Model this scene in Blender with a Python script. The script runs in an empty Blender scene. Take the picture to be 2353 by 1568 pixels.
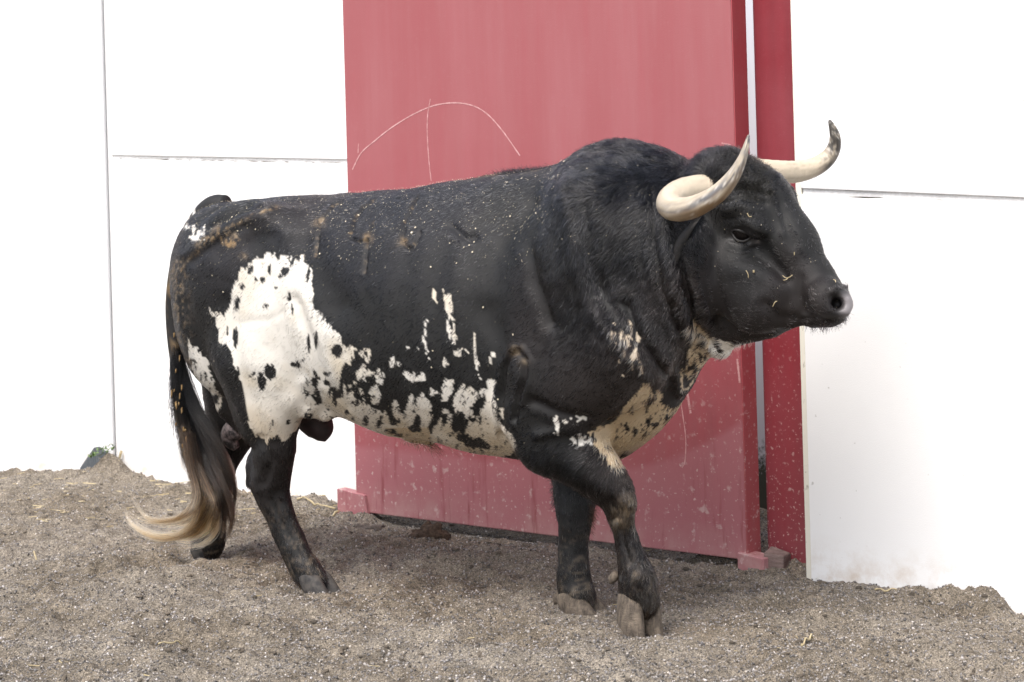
import bpy, math, random, time
import numpy as np
from mathutils import Vector, Matrix
T0 = time.time()
S = bpy.context.scene
C = S.collection
rng = np.random.default_rng(7)
random.seed(7)
# ================================================================= camera, sky, sun, exposure
ROLL = math.atan(0.028); CR, SR = math.cos(ROLL), math.sin(ROLL)
cam_d = bpy.data.cameras.new('camera'); cam = bpy.data.objects.new('camera', cam_d); C.objects.link(cam)
cam_d.sensor_width = 36.0; cam_d.lens = 36.0*5974.0/2353.0
cam_d.shift_y = (91.9-784.0)/2353.0
cam_d.clip_start = 0.05; cam_d.clip_end = 500
cam.matrix_world = Matrix(((CR, SR, 0, 0), (0, 0, -1, 0), (-SR, CR, 0, 1.70), (0, 0, 0, 1)))
cam_d.dof.use_dof = True; cam_d.dof.focus_distance = 7.7; cam_d.dof.aperture_fstop = 7.1
S.camera = cam
SUN_EL, SUN_AZ = math.radians(56), math.radians(-150)     # azimuth from +Y towards +X: behind the camera, a little to the left
W = bpy.data.worlds.new('World'); S.world = W; W.use_nodes = True
nt = W.node_tree; nt.nodes.clear()
sky = nt.nodes.new('ShaderNodeTexSky'); sky.sky_type = 'NISHITA'; sky.sun_disc = False
sky.sun_elevation = SUN_EL; sky.sun_rotation = SUN_AZ; sky.air_density = 1.0; sky.dust_density = 4.0; sky.ozone_density = 1.0
hs = nt.nodes.new('ShaderNodeHueSaturation'); hs.inputs['Saturation'].default_value = 0.62
bg = nt.nodes.new('ShaderNodeBackground'); bg.inputs['Strength'].default_value = 0.15
wo = nt.nodes.new('ShaderNodeOutputWorld')
nt.links.new(sky.outputs[0], hs.inputs['Color']); nt.links.new(hs.outputs[0], bg.inputs[0]); nt.links.new(bg.outputs[0], wo.inputs[0])
sun_d = bpy.data.lights.new('sun', 'SUN'); sun_d.energy = 1.1; sun_d.angle = math.radians(30); sun_d.color = (1.0, 0.96, 0.90)
sun = bpy.data.objects.new('sun', sun_d); C.objects.link(sun)
sdir = Vector((math.sin(SUN_AZ)*math.cos(SUN_EL), math.cos(SUN_AZ)*math.cos(SUN_EL), math.sin(SUN_EL)))
sun.rotation_euler = sdir.to_track_quat('Z', 'Y').to_euler(); sun.location = sdir*30
S.view_settings.view_transform = 'Standard'; S.view_settings.look = 'None'
S.view_settings.gamma = 1.0; S.view_settings.use_curve_mapping = False
S.view_settings.exposure = 1.05
S.render.engine = 'CYCLES'; S.cycles.use_denoising = True
# ================================================================= helpers
def tag(o, label=None, cat=None, group=None, kind=None):
    if label: o['label'] = label
    if cat: o['category'] = cat
    if group: o['group'] = group
    if kind: o['kind'] = kind
    return o
def link(o, parent=None):
    C.objects.link(o)
    if parent is not None: o.parent = parent
    return o
def mesh_obj(name, v, f, mat=None, parent=None, smooth=True):
    v = np.asarray(v, np.float32)
    me = bpy.data.meshes.new(name)
    if isinstance(f, np.ndarray):
        k = f.shape[1]
        me.vertices.add(len(v)); me.vertices.foreach_set('co', v.ravel())
        me.loops.add(f.size); me.loops.foreach_set('vertex_index', f.ravel().astype(np.int32))
        me.polygons.add(len(f)); me.polygons.foreach_set('loop_start', np.arange(0, f.size, k, dtype=np.int32))
        me.update(calc_edges=True); me.validate()
    else:
        me.from_pydata(v.tolist(), [], [list(map(int, q)) for q in f]); me.update()
    if smooth: me.polygons.foreach_set('use_smooth', np.ones(len(me.polygons), bool))
    if mat: me.materials.append(mat)
    return link(bpy.data.objects.new(name, me), parent)
def vcol(o, name, col):
    a = o.data.attributes.new(name, 'FLOAT_COLOR', 'POINT')
    c = np.ones((len(col), 4), np.float32); c[:, :3] = col
    a.data.foreach_set('color', c.ravel())
def vfloat(o, name, val):
    a = o.data.attributes.new(name, 'FLOAT', 'POINT'); a.data.foreach_set('value', np.asarray(val, np.float32))
def empty(name, loc=(0, 0, 0), rz=0.0, parent=None):
    o = bpy.data.objects.new(name, None); o.location = loc; o.rotation_euler[2] = rz; o.empty_display_size = .1
    return link(o, parent)
class NT:
    def __init__(s, name):
        s.m = bpy.data.materials.new(name); s.m.use_nodes = True
        s.t = s.m.node_tree; s.b = s.t.nodes['Principled BSDF']; s.out = s.t.nodes['Material Output']
    def n(s, kind, **kw):
        q = s.t.nodes.new(kind)
        for k, v in kw.items():
            if k in q.inputs: q.inputs[k].default_value = v
            else: setattr(q, k, v)
        return q
    def l(s, a, b): s.t.links.new(a, b)
    def set(s, **kw):
        for k, v in kw.items(): s.b.inputs[k.replace('_', ' ')].default_value = v
        return s
    def noise(s, scale, detail=4.0, rough=.55, vec=None, stretch=None):
        q = s.n('ShaderNodeTexNoise', Scale=scale, Detail=detail, Roughness=rough)
        if vec is None: vec = s.coord()
        if stretch is not None:
            m = s.n('ShaderNodeMapping'); m.inputs['Scale'].default_value = stretch; s.l(vec, m.inputs[0]); vec = m.outputs[0]
        s.l(vec, q.inputs['Vector']); return q.outputs['Fac']
    def coord(s, which='Object'):
        return s.n('ShaderNodeTexCoord').outputs[which]
    def ramp(s, fac, stops):
        q = s.n('ShaderNodeValToRGB'); e = q.color_ramp.elements
        while len(e) < len(stops): e.new(.5)
        for i, (p, c) in enumerate(stops):
            e[i].position = p; e[i].color = (c, c, c, 1) if not hasattr(c, '__len__') else (*c, 1)
        s.l(fac, q.inputs[0]); return q.outputs[0]
    def mix(s, fac, a, b, mode='MIX'):
        q = s.n('ShaderNodeMix', data_type='RGBA', blend_type=mode)
        for v, i in ((fac, 0), (a, 6), (b, 7)):
            if isinstance(v, (int, float)): q.inputs[i].default_value = v
            elif hasattr(v, '__len__'): q.inputs[i].default_value = (*v, 1)
            else: s.l(v, q.inputs[i])
        return q.outputs[2]
    def math(s, op, a, b=0.0, clamp=False):
        q = s.n('ShaderNodeMath', operation=op, use_clamp=clamp)
        for i, v in enumerate((a, b)):
            if isinstance(v, (int, float)): q.inputs[i].default_value = v
            else: s.l(v, q.inputs[i])
        return q.outputs[0]
    def bump(s, h, strength=.3, dist=.01):
        q = s.n('ShaderNodeBump', Strength=strength, Distance=dist); s.l(h, q.inputs['Height']); s.l(q.outputs[0], s.b.inputs['Normal'])
    def attr(s, name, out='Color'):
        return s.n('ShaderNodeAttribute', attribute_name=name).outputs[out]
    def sep(s, vec):
        q = s.n('ShaderNodeSeparateXYZ'); s.l(vec, q.inputs[0]); return q.outputs
    def base(s, c): s.l(c, s.b.inputs['Base Color']); return s
def vnoise(p, seed=0):
    # value noise, any number of columns in p, result about -1..1
    p = np.asarray(p, float); i = np.floor(p).astype(np.int64); f = p-i; f = f*f*(3-2*f)
    out = np.zeros(len(p)); d = p.shape[1]
    for m in range(1 << d):
        h = np.full(len(p), seed*374761393+668265263, np.int64); w = np.ones(len(p))
        for k in range(d):
            b = (m >> k) & 1
            h = (h ^ ((i[:, k]+b)*(2654435761, 2246822519, 3266489917)[k])) & 0x7fffffffffff
            h = ((h ^ (h >> 15))*2246822519) & 0x7fffffffffff
            w *= f[:, k] if b else 1-f[:, k]
        h = (h ^ (h >> 13)) & 0xffffff
        out += w*(h/0xffffff*2-1)
    return out
def fbm(p, seed=0, oct=3, gain=.5):
    p = np.asarray(p, float); a, s = 1.0, np.zeros(len(p))
    for o in range(oct): s += a*vnoise(p*2**o, seed+o*17); a *= gain
    return s
def sweep(path, rad, nseg=16, ecc=None):
    # tube along a path with a radius per point, rounded ends
    path = np.asarray(path, float); n = len(path); t = np.gradient(path, axis=0); t /= np.linalg.norm(t, axis=1)[:, None]
    up = np.array((0.1, 0.2, 1.0)); vs = []
    a = np.cross(up, t[0]); a /= np.linalg.norm(a)
    for i in range(n):
        a = a-t[i]*a.dot(t[i]); a /= np.linalg.norm(a); b = np.cross(t[i], a)
        th = np.linspace(0, 2*math.pi, nseg, endpoint=False)
        vs.append(path[i]+rad[i]*(np.cos(th)[:, None]*a+np.sin(th)[:, None]*b))
    v = np.concatenate(vs); f = []
    for i in range(n-1):
        for j in range(nseg):
            k = (j+1) % nseg; f.append((i*nseg+j, i*nseg+k, (i+1)*nseg+k, (i+1)*nseg+j))
    v = np.concatenate((v, path[:1], path[-1:])); c0, c1 = len(v)-2, len(v)-1
    for j in range(nseg):
        k = (j+1) % nseg; f.append((c0, k, j)); f.append((c1, (n-1)*nseg+j, (n-1)*nseg+k))
    return v, f
def spline(pts, m):
    # Catmull-Rom through rows of numbers
    p = np.asarray(pts, float); p = np.concatenate((2*p[:1]-p[1:2], p, 2*p[-1:]-p[-2:-1]))
    n = len(p)-3; out = []
    for t in np.linspace(0, n-1e-6, m):
        i = int(t); f = t-i; a, b, c, d = p[i:i+4]
        out.append(.5*(2*b+(c-a)*f+(2*a-5*b+4*c-d)*f*f+(3*b-a-3*c+d)*f**3))
    return np.array(out)
def box(v, f, lo, hi, M=None):
    # appends an axis-aligned box (in a frame M) to lists v, f
    b = len(v)
    for z in (lo[2], hi[2]):
        for y in (lo[1], hi[1]):
            for x in (lo[0], hi[0]): v.append((x, y, z) if M is None else tuple(M @ Vector((x, y, z))))
    f += [(b, b+2, b+3, b+1), (b+4, b+5, b+7, b+6), (b, b+1, b+5, b+4), (b+2, b+6, b+7, b+3), (b, b+4, b+6, b+2), (b+1, b+3, b+7, b+5)]
def bevel(o, w=.004, seg=2):
    m = o.modifiers.new('bevel', 'BEVEL'); m.width = w; m.segments = seg; m.limit_method = 'ANGLE'; return o
def hair_obj(name, pts, rad, col, mat, parent, gloss=None):
    n, k, _ = pts.shape
    cu = bpy.data.hair_curves.new(name); cu.add_curves([k]*n)
    cu.attributes['position'].data.foreach_set('vector', np.ascontiguousarray(pts, np.float32).ravel())
    r = cu.attributes.get('radius') or cu.attributes.new('radius', 'FLOAT', 'POINT')
    r.data.foreach_set('value', np.ascontiguousarray(rad, np.float32).ravel())
    a = cu.attributes.new('tint', 'FLOAT_COLOR', 'POINT')
    c = np.ones((n, k, 4), np.float32); c[..., :3] = col if col.ndim == 3 else col[:, None, :]
    a.data.foreach_set('color', c.ravel())
    if gloss is not None:
        g = cu.attributes.new('gloss', 'FLOAT', 'POINT'); g.data.foreach_set('value', np.repeat(np.asarray(gloss, np.float32), k))
    cu.materials.append(mat)
    return link(bpy.data.objects.new(name, cu), parent)
# ---------------------------------------------------------------- measuring frame
FPX, HC, PX, PY = 5974.0, 1.70, 1176.5, 91.9
UX, UY = 0.798, -0.6025          # the bull's heading on the ground
NX, NY = 0.6025, 0.798           # across the bull, away from the arena centre
OX, OY = -0.586, 8.18
def ray(x, y):
    dx, dy = x-PX, y-PY
    return (dx*CR-dy*SR)/FPX, -(dx*SR+dy*CR)/FPX
def to_world(x, y, d):
    a, c = ray(x, y); return np.array((a*d, d, HC+c*d))
def on_plane(x, y, n):            # sight line met with the lengthwise plane n = const -> (u, n, z)
    a, c = ray(x, y)
    d = (n + OX*NX + OY*NY)/(a*NX + NY)
    X, Y = a*d, d
    return np.array(((X-OX)*UX+(Y-OY)*UY, n, HC+c*d))
def on_ground(x, y, z=0.0):
    a, c = ray(x, y); d = (z-HC)/c
    return np.array((a*d, d, z))
def b2w(p):
    p = np.asarray(p, float)
    return np.stack((OX+p[..., 0]*UX+p[..., 1]*NX, OY+p[..., 0]*UY+p[..., 1]*NY, p[..., 2]), -1)
def w2px(w):
    w = np.asarray(w, float)
    a = w[..., 0]/w[..., 1]*FPX; b = (HC-w[..., 2])/w[..., 1]*FPX
    return np.stack((PX+a*CR+b*SR, PY-a*SR+b*CR), -1)
def b2px(p): return w2px(b2w(p))
def mpp(x, y, n):                 # metres per measuring unit there
    p = b2w(on_plane(x, y, n)); return p[1]/FPX
# ---------------------------------------------------------------- implicit body
def P(x, y, n): return on_plane(x, y, n)
def smin(a, b, k):
    h = np.clip(0.5+0.5*(b-a)/k, 0, 1)
    return b+(a-b)*h-k*h*(1-h)
class Field:
    def __init__(s, lo, hi, h):
        s.lo = np.array(lo, float); s.h = h
        s.n = np.ceil((np.array(hi)-s.lo)/h).astype(int)+1
        s.ax = [s.lo[i]+h*np.arange(s.n[i]) for i in range(3)]
        s.f = np.full(s.n, 0.6, np.float32)
    def box(s, lo, hi):
        a = np.clip(np.floor((np.array(lo)-s.lo)/s.h).astype(int), 0, s.n-1)
        b = np.clip(np.ceil((np.array(hi)-s.lo)/s.h).astype(int)+1, 1, s.n)
        sl = tuple(slice(a[i], b[i]) for i in range(3))
        g = [s.ax[i][sl[i]].astype(np.float32).reshape([-1 if j == i else 1 for j in range(3)]) for i in range(3)]
        return sl, g
    def add(s, sl, d, k, cut=False):
        f = s.f[sl]
        s.f[sl] = -smin(-f, d, k) if cut else smin(f, d, k)
    def chain(s, pts, k=0.04, sn=1.0, cut=False):
        # pts: [(p, r)], round cones; sn squeezes (<1) or widens the section across the body
        for (a, ra), (b, rb) in zip(pts[:-1], pts[1:]):
            a = np.array(a, float); b = np.array(b, float); m = max(ra, rb)+k+0.03
            sl, (U, N, Z) = s.box(np.minimum(a, b)-m, np.maximum(a, b)+m)
            ba = b-a; L2 = (ba*ba).sum()+1e-9
            t = np.clip(((U-a[0])*ba[0]+(N-a[1])*ba[1]+(Z-a[2])*ba[2])/L2, 0, 1)
            r = ra+(rb-ra)*t
            d = np.sqrt((U-a[0]-ba[0]*t)**2+((N-a[1]-ba[1]*t)/sn)**2+(Z-a[2]-ba[2]*t)**2)-r
            s.add(sl, d.astype(np.float32), k, cut)
    def ell(s, c, r, tilt=0.0, yaw=0.0, k=0.05, cut=False):
        # ellipsoid; radii along/across/up before tilt (nose down positive) and yaw
        c = np.array(c, float); m = max(r)+k+0.03
        sl, (U, N, Z) = s.box(c-m, c+m)
        u, n, z = U-c[0], N-c[1], Z-c[2]
        cy, sy = math.cos(yaw), math.sin(yaw); u, n = u*cy+n*sy, -u*sy+n*cy
        ct, st = math.cos(tilt), math.sin(tilt); u, z = u*ct-z*st, u*st+z*ct
        q = np.sqrt((u/r[0])**2+(n/r[1])**2+(z/r[2])**2)
        g = np.sqrt((u/r[0]**2)**2+(n/r[1]**2)**2+(z/r[2]**2)**2)+1e-6
        s.add(sl, (q*(q-1)/g).astype(np.float32), k, cut)
    def tube(s, top, bot, prof, k=0.05):
        # top, bot: (u, z) outlines; prof: u, half width, height of the widest place (0..1), power above, power below
        pr = np.array(prof); u = s.ax[0]
        zt = pch(top[:, 0], top[:, 1], u); zb = pch(bot[:, 0], bot[:, 1], u)
        hw, fr, qa, qb = [pch(pr[:, 0], pr[:, i], u) for i in (1, 2, 3, 4)]
        u0, u1 = pr[0, 0], pr[-1, 0]
        zc = zb+(zt-zb)*fr
        sh = lambda a: a.reshape(-1, 1, 1).astype(np.float32)
        N = s.ax[1].reshape(1, -1, 1).astype(np.float32); Z = s.ax[2].reshape(1, 1, -1).astype(np.float32)
        dz = Z-sh(zc); ha = sh(np.maximum(zt-zc, .01)); hb = sh(np.maximum(zc-zb, .01))
        v = np.where(dz > 0, np.abs(dz/ha)**sh(qa), np.abs(dz/hb)**sh(qb))
        rho = np.sqrt((N/sh(hw))**2+v)
        sc = np.minimum(sh(hw), np.where(dz > 0, ha, hb))
        d = (rho-1)*sc*0.9
        e = np.maximum(sh(u0-u), sh(u-u1))
        d = np.where(e > 0, np.sqrt(np.maximum(d, 0)**2+e**2), d)
        s.f = smin(s.f, d.astype(np.float32), k)
def pch(x, y, q):                  # monotone cubic interpolation
    x = np.asarray(x, float); y = np.asarray(y, float)
    h = np.diff(x); dl = np.diff(y)/h; m = np.zeros_like(y)
    m[1:-1] = np.where(dl[:-1]*dl[1:] > 0, 2*dl[:-1]*dl[1:]/(dl[:-1]+dl[1:]+1e-12*np.sign(dl[:-1]+1e-20)), 0)
    m[0], m[-1] = dl[0], dl[-1]
    q = np.clip(q, x[0], x[-1]); i = np.clip(np.searchsorted(x, q)-1, 0, len(h)-1); t = (q-x[i])/h[i]
    return (y[i]*(2*t**3-3*t**2+1)+h[i]*m[i]*(t**3-2*t**2+t)+y[i+1]*(-2*t**3+3*t**2)+h[i]*m[i+1]*(t**3-t**2))
def surface_nets(f, lo, h):
    s = f < 0
    nx, ny, nz = f.shape
    c = np.zeros((nx-1, ny-1, nz-1), np.int8)
    for i in (0, 1):
        for j in (0, 1):
            for k in (0, 1): c += s[i:nx-1+i, j:ny-1+j, k:nz-1+k]
    act = np.argwhere((c > 0) & (c < 8)); idx = -np.ones(c.shape, np.int64)
    idx[tuple(act.T)] = np.arange(len(act))
    acc = np.zeros((len(act), 3)); cnt = np.zeros(len(act))
    off = [(i, j, k) for i in (0, 1) for j in (0, 1) for k in (0, 1)]
    for a in off:
        for ax in range(3):
            if a[ax]: continue
            b = list(a); b[ax] = 1
            va = f[tuple((act+a).T)]; vb = f[tuple((act+np.array(b)).T)]
            m = (va < 0) != (vb < 0)
            t = np.where(m, va/np.where(m, va-vb, 1), 0)
            p = np.tile(np.array(a, float), (len(act), 1)); p[:, ax] = t
            acc[m] += p[m]; cnt[m] += 1
    v = (act+acc/cnt[:, None])*h+lo
    faces = []
    for ax in range(3):
        o1, o2 = (ax+1) % 3, (ax+2) % 3
        sl0 = [slice(1, -1)]*3; sl0[ax] = slice(0, f.shape[ax]-1)
        sl1 = list(sl0); sl1[ax] = slice(1, f.shape[ax])
        a, b = s[tuple(sl0)], s[tuple(sl1)]
        e = np.argwhere(a != b)
        base = e.copy(); base[:, o1] += 1; base[:, o2] += 1
        flip = a[tuple(e.T)]
        def cell(d1, d2):
            q = base.copy(); q[:, o1] += d1; q[:, o2] += d2; return idx[tuple(q.T)]
        q = np.stack((cell(-1, -1), cell(0, -1), cell(0, 0), cell(-1, 0)), 1)
        q[~flip] = q[~flip][:, ::-1]
        faces.append(q)
    return v, np.concatenate(faces)
# ================================================================= ground
def wall_line(x0, y0, x1, y1):
    a, b = on_ground(x0, y0), on_ground(x1, y1); return a[:2], b[:2]
def plane_pt(a, b, x, y):
    # sight line met with the upright plane through ground points a, b
    rx, rz = ray(x, y); t = b-a; nrm = np.array((-t[1], t[0])); d = nrm.dot(a)/(nrm[0]*rx+nrm[1])
    return np.array((rx*d, d, HC+rz*d))
DA, DB = wall_line(850, 1194, 1745, 1315)           # foot of the red gate
MA, MB = wall_line(262, 1088, 780, 1152)            # foot of the wall left of the gate
RA, RB = wall_line(1852, 1332, 2353, 1404)          # foot of the wall right of the gate
LA, LB = wall_line(0, 1087, 262, 1088)              # foot of the far wall
PRINTS = [(365, 1325, .16, .05), (90, 1290, .2, .04), (1090, 1330, .25, .035), (700, 1290, .22, .03), (480, 1295, .13, .04), (1330, 1415, .12, .02),
          (1480, 1450, .10, .015), (745, 1352, .11, .02), (1900, 1470, .25, .03), (2180, 1400, .12, .03), (930, 1500, .25, .03), (450, 1480, .2, .04), (480, 1550, .2, .03), (1650, 1520, .3, .03), (2100, 1550, .3, .03), (130, 1450, .25, .03), (1180, 1480, .22, .025)]
MOUNDS = [(258, 1096, .085, .085), (2230, 1394, .13, .03), (1330, 1450, .14, .02), (600, 1400, .3, .02), (180, 1360, .3, .02)]
_r = np.random.default_rng(23)
for _i in range(70):
    _d = 1/_r.uniform(1/10.6, 1/6.6); _x = 1176+_r.uniform(-1200, 1200); PRINTS.append((_x, 92+5974*1.7/_d, _r.uniform(.06, .12), _r.uniform(.008, .022)))
def ground_z(X, Y, fine=True):
    p = np.stack((X, Y), 1)
    z = .018*fbm(p*1.3, 3, 2)+.016*fbm(p*4.0, 5, 3)
    if fine: z += .0145*fbm(p*14.0, 9, 3)+.0068*fbm(p*52, 21, 2)
    for x, y, r, h in PRINTS:
        g = on_ground(x, y); q = ((X-g[0])**2+(Y-g[1])**2)/(r*r*.36)
        z -= h*np.exp(-q)-h*.5*np.exp(-(np.sqrt(q)-1.7)**2*3)
    for x, y, r, h in MOUNDS:
        g = on_ground(x, y); z += h*np.exp(-((X-g[0])**2+(Y-g[1])**2)/(r*r*.5))
    # the wind-swept strip under the gate
    t = DB-DA; L = np.linalg.norm(t); t = t/L; sx = (X-DA[0])*t[0]+(Y-DA[1])*t[1]; sy = (X-DA[0])*-t[1]+(Y-DA[1])*t[0]
    w = np.exp(-((sy-.03)/.11)**2)*np.clip((sx-.02)*12, 0, 1)*np.clip((L-.28-sx)*6, 0, 1); z = z*(1-w)-.012*w
    # under the hooves the sand keeps near zero
    for hx, hy in HOOF_AT:
        w = np.exp(-((X-hx)**2+(Y-hy)**2)/.014); z = z*(1-w)-.004*w
    return z
HOOF_AT = [tuple(on_ground(x, y)[:2]) for x, y in ((735, 1345), (470, 1285), (1478, 1455), (1340, 1408))]
def axis(lo, hi, h, far):
    mid = np.arange(lo, hi+h/2, h); out = [0.03*1.35**i for i in range(40)]
    c = np.cumsum(out); c = c[c < far]
    return np.concatenate((lo-c[::-1], mid, hi+c))
gx, gy = axis(-2.35, 2.05, .0105, 60), axis(6.45, 11.3, .0105, 60)
GX, GY = np.meshgrid(gx, gy, indexing='ij'); gv = np.stack((GX.ravel(), GY.ravel()), 1)
gz = ground_z(gv[:, 0], gv[:, 1])
fade = np.clip(1-np.maximum(np.maximum(-2.35-gv[:, 0], gv[:, 0]-2.05), np.maximum(6.45-gv[:, 1], gv[:, 1]-11.3))/1.5, 0, 1); gz *= fade
n0, n1 = GX.shape; ii = np.arange(n0*n1).reshape(n0, n1)
gf = np.stack((ii[:-1, :-1], ii[1:, :-1], ii[1:, 1:], ii[:-1, 1:]), -1).reshape(-1, 4)
m = NT('sand')
big = m.noise(2.2, 4, .6); mid = m.noise(14, 5, .65); gr = m.noise(230, 3, .7); gr2 = m.noise(90, 3, .7)
c = m.ramp(mid, [(.3, (.098, .080, .059)), (.7, (.265, .225, .176))])
c = m.mix(m.ramp(big, [(.42, 0.0), (.62, 0.65)]), c, (.270, .240, .200))
c = m.mix(1.0, c, m.ramp(gr, [(.32, .35), (.5, .95), (.68, 1.8)]), 'MULTIPLY')
c = m.mix(1.0, c, m.ramp(gr2, [(.35, .7), (.65, 1.25)]), 'MULTIPLY')
m.base(c).set(Roughness=.95); m.b.inputs['Specular IOR Level'].default_value = .2
m.bump(m.math('ADD', gr, m.math('MULTIPLY', gr2, 1.5)), .9, .006)
SAND = m.m
ground = mesh_obj('sand_ground', np.column_stack((gv, gz)), gf, SAND)
tag(ground, 'grey brown trampled sand of the corral floor', kind='structure')
def gz_at(x, y): return float(ground_z(np.array([x]), np.array([y]))[0])
# ---- gravel: loose grains lying in the sand
def grains(n, smin, smax, seed):
    r = np.random.default_rng(seed)
    Y = 1/r.uniform(1/11.0, 1/6.5, n); X = r.uniform(-.21, .205, n)*Y
    Y2 = Y; Z = ground_z(X, Y2)
    s = smin*(smax/smin)**(r.random(n)**2.2)
    o = np.array(((1, 0, 0), (0, 1, 0), (-1, 0, 0), (0, -1, 0), (0, 0, 1), (0, 0, -1)), float)
    q = r.normal(size=(n, 4)); q /= np.linalg.norm(q, axis=1)[:, None]; w, x, y, z = q.T
    R = np.stack((1-2*(y*y+z*z), 2*(x*y-z*w), 2*(x*z+y*w), 2*(x*y+z*w), 1-2*(x*x+z*z), 2*(y*z-x*w), 2*(x*z-y*w), 2*(y*z+x*w), 1-2*(x*x+y*y)), -1).reshape(n, 3, 3)
    d = o[None]*r.uniform(.6, 1.25, (n, 6, 1))*s[:, None, None]*r.uniform(.65, 1.2, (n, 1, 3))
    v = np.einsum('nij,nkj->nki', R, d)+np.stack((X, Y2, Z+s*.25), 1)[:, None, :]
    f = np.array(((0, 1, 4), (1, 2, 4), (2, 3, 4), (3, 0, 4), (1, 0, 5), (2, 1, 5), (3, 2, 5), (0, 3, 5)))
    f = (f[None]+6*np.arange(n)[:, None, None]).reshape(-1, 3)
    t = r.random(n); g = np.where(t < .5, r.uniform(.05, .17, n), np.where(t < .93, r.uniform(.17, .36, n), r.uniform(.38, .6, n)))
    warm = r.uniform(.35, 1.02, n); col = np.stack((g*(1.0+.04), g*(.90+.08*warm), g*(.72+.25*warm)), 1)
    return v.reshape(-1, 3), f, np.repeat(col, 6, 0)
gvv, gff, gcc = grains(150000, .0015, .0058, 11)
m = NT('gravel'); m.base(m.attr('tint')).set(Roughness=.7); GRAVEL = m.m
gravel = mesh_obj('gravel', gvv, gff, GRAVEL, smooth=False); vcol(gravel, 'tint', gcc)
tag(gravel, 'loose pale and grey gravel grains lying on the sand', 'gravel', kind='stuff')
def lumps(n, seed):
    # damp sand lumps kicked up by hooves, flattened and uneven
    r = np.random.default_rng(seed); V, Fc, cc = [], [], []
    u = np.array([(math.cos(a)*math.sin(b), math.sin(a)*math.sin(b), math.cos(b)) for b in (0.0, .6, 1.2, 1.8) for a in np.linspace(0, 2*math.pi, 7)[:6]])
    fq = [(i*6+j, (i+1)*6+j, (i+1)*6+(j+1) % 6, i*6+(j+1) % 6) for i in range(3) for j in range(6)]
    for k in range(n):
        Y = 1/r.uniform(1/10.9, 1/6.6); X = r.uniform(-.205, .2)*Y; s = .0022*(3.8**(r.random()**1.8)); z = gz_at(X, Y)
        k_ = 1+.55*fbm(u*2.3+r.random(3)*50, seed, 2)
        V.append(u*k_[:, None]*s*np.array((r.uniform(.8, 1.7), r.uniform(.8, 1.5), r.uniform(.5, .9)))+np.array((X, Y, z+s*.15))); Fc += [tuple(q+24*k for q in f) for f in fq]
        g = r.uniform(.55, 1.25); cc.append(np.tile(np.array((.125, .102, .078))*g, (24, 1)))
    return np.concatenate(V), np.array(Fc), np.concatenate(cc)
lv_, lf_, lc_ = lumps(2600, 31)
m = NT('damp_lump'); m.base(m.mix(1.0, m.attr('tint'), m.ramp(m.noise(300, 3, .7), [(.3, .6), (.7, 1.4)]), 'MULTIPLY')).set(Roughness=.95); m.bump(m.noise(240, 4, .7), .8, .005)
lo_ = mesh_obj('sand_lumps', lv_, lf_, m.m); vcol(lo_, 'tint', lc_); tag(lo_, 'small damp lumps of sand kicked up all over the ground', 'sand lumps', kind='stuff')
# ================================================================= walls
def white_paint(name, tint=(.83, .83, .83)):
    m = NT(name)
    co = m.coord(); x, y, z = m.sep(co)
    st = m.noise(9, 6, .7, co); sp = m.noise(42, 2, .5, co); fi = m.noise(260, 3, .6, co)
    c = m.mix(m.ramp(m.noise(1.7, 4, .6, co), [(.35, 0.0), (.75, .10)]), tint, (tint[0]*.9, tint[1]*.9, tint[2]*.9))
    c = m.mix(m.ramp(sp, [(.715, 0.0), (.78, .5)]), c, (.30, .28, .25))
    low = m.math('SUBTRACT', 1.0, m.math('MULTIPLY', z, 6.5), True)
    dirt = m.math('MULTIPLY', low, m.ramp(st, [(.46, 0.0), (.70, .7)]))
    c = m.mix(dirt, c, (.50, .38, .27))
    m.base(c).set(Roughness=.55); m.bump(m.math('ADD', st, fi), .12, .006)
    return m.m
WHITE = white_paint('white_wall_paint'); WHITE_BLUER_LIT = white_paint('cool_white_wall_paint', (.82, .825, .835))  # the left wall's bluer light is put into its paint colour
m = NT('joint_shadow'); m.base(m.ramp(m.noise(60, 4, .7), [(.4, (.62, .61, .60)), (.7, (.75, .75, .75))])).set(Roughness=.9); JOINT = m.m
m = NT('crack'); m.base(m.ramp(m.noise(90, 4, .7), [(.4, (.03, .028, .022)), (.7, (.12, .10, .07))])).set(Roughness=1); CRACK = m.m
def frame(a, b, z=0.0):
    # X along the foot from a to b, Y away from the arena, Z up
    t = Vector((*(b-a), 0)).normalized(); n = Vector((-t.y, t.x, 0))
    return Matrix(((t.x, n.x, 0, a[0]), (t.y, n.y, 0, a[1]), (0, 0, 1, z), (0, 0, 0, 1)))
def local(M, p): return M.inverted() @ Vector(p)
TOPZ = 2.05
def slab(name, M, x0, x1, zl0, zl1, zh0, zh1, th, mat, parent, y0=0.0, nx=1, ragged=0, seed=0, bev=.006):
    # upright panel in frame M whose lower and upper edges may slope: z(x0), z(x1)
    v, f = [], []; r = np.random.default_rng(seed)
    for i in range(nx+1):
        t = i/nx; x = x0+(x1-x0)*t; lo = zl0+(zl1-zl0)*t; hi = zh0+(zh1-zh0)*t-ragged*r.random()**2
        for y in (y0, y0+th):
            for z in (lo, hi): v.append((x, y, z))
    for i in range(nx):
        a = 4*i; b = a+4
        f += [(a, b, b+1, a+1), (a+2, a+3, b+3, b+2), (a+1, b+1, b+3, a+3), (a, a+2, b+2, b)]
    f += [(0, 1, 3, 2), (4*nx, 4*nx+2, 4*nx+3, 4*nx+1)]
    o = mesh_obj(name, v, f, mat, parent, smooth=False)
    return bevel(o, bev, 2) if bev else o
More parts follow.
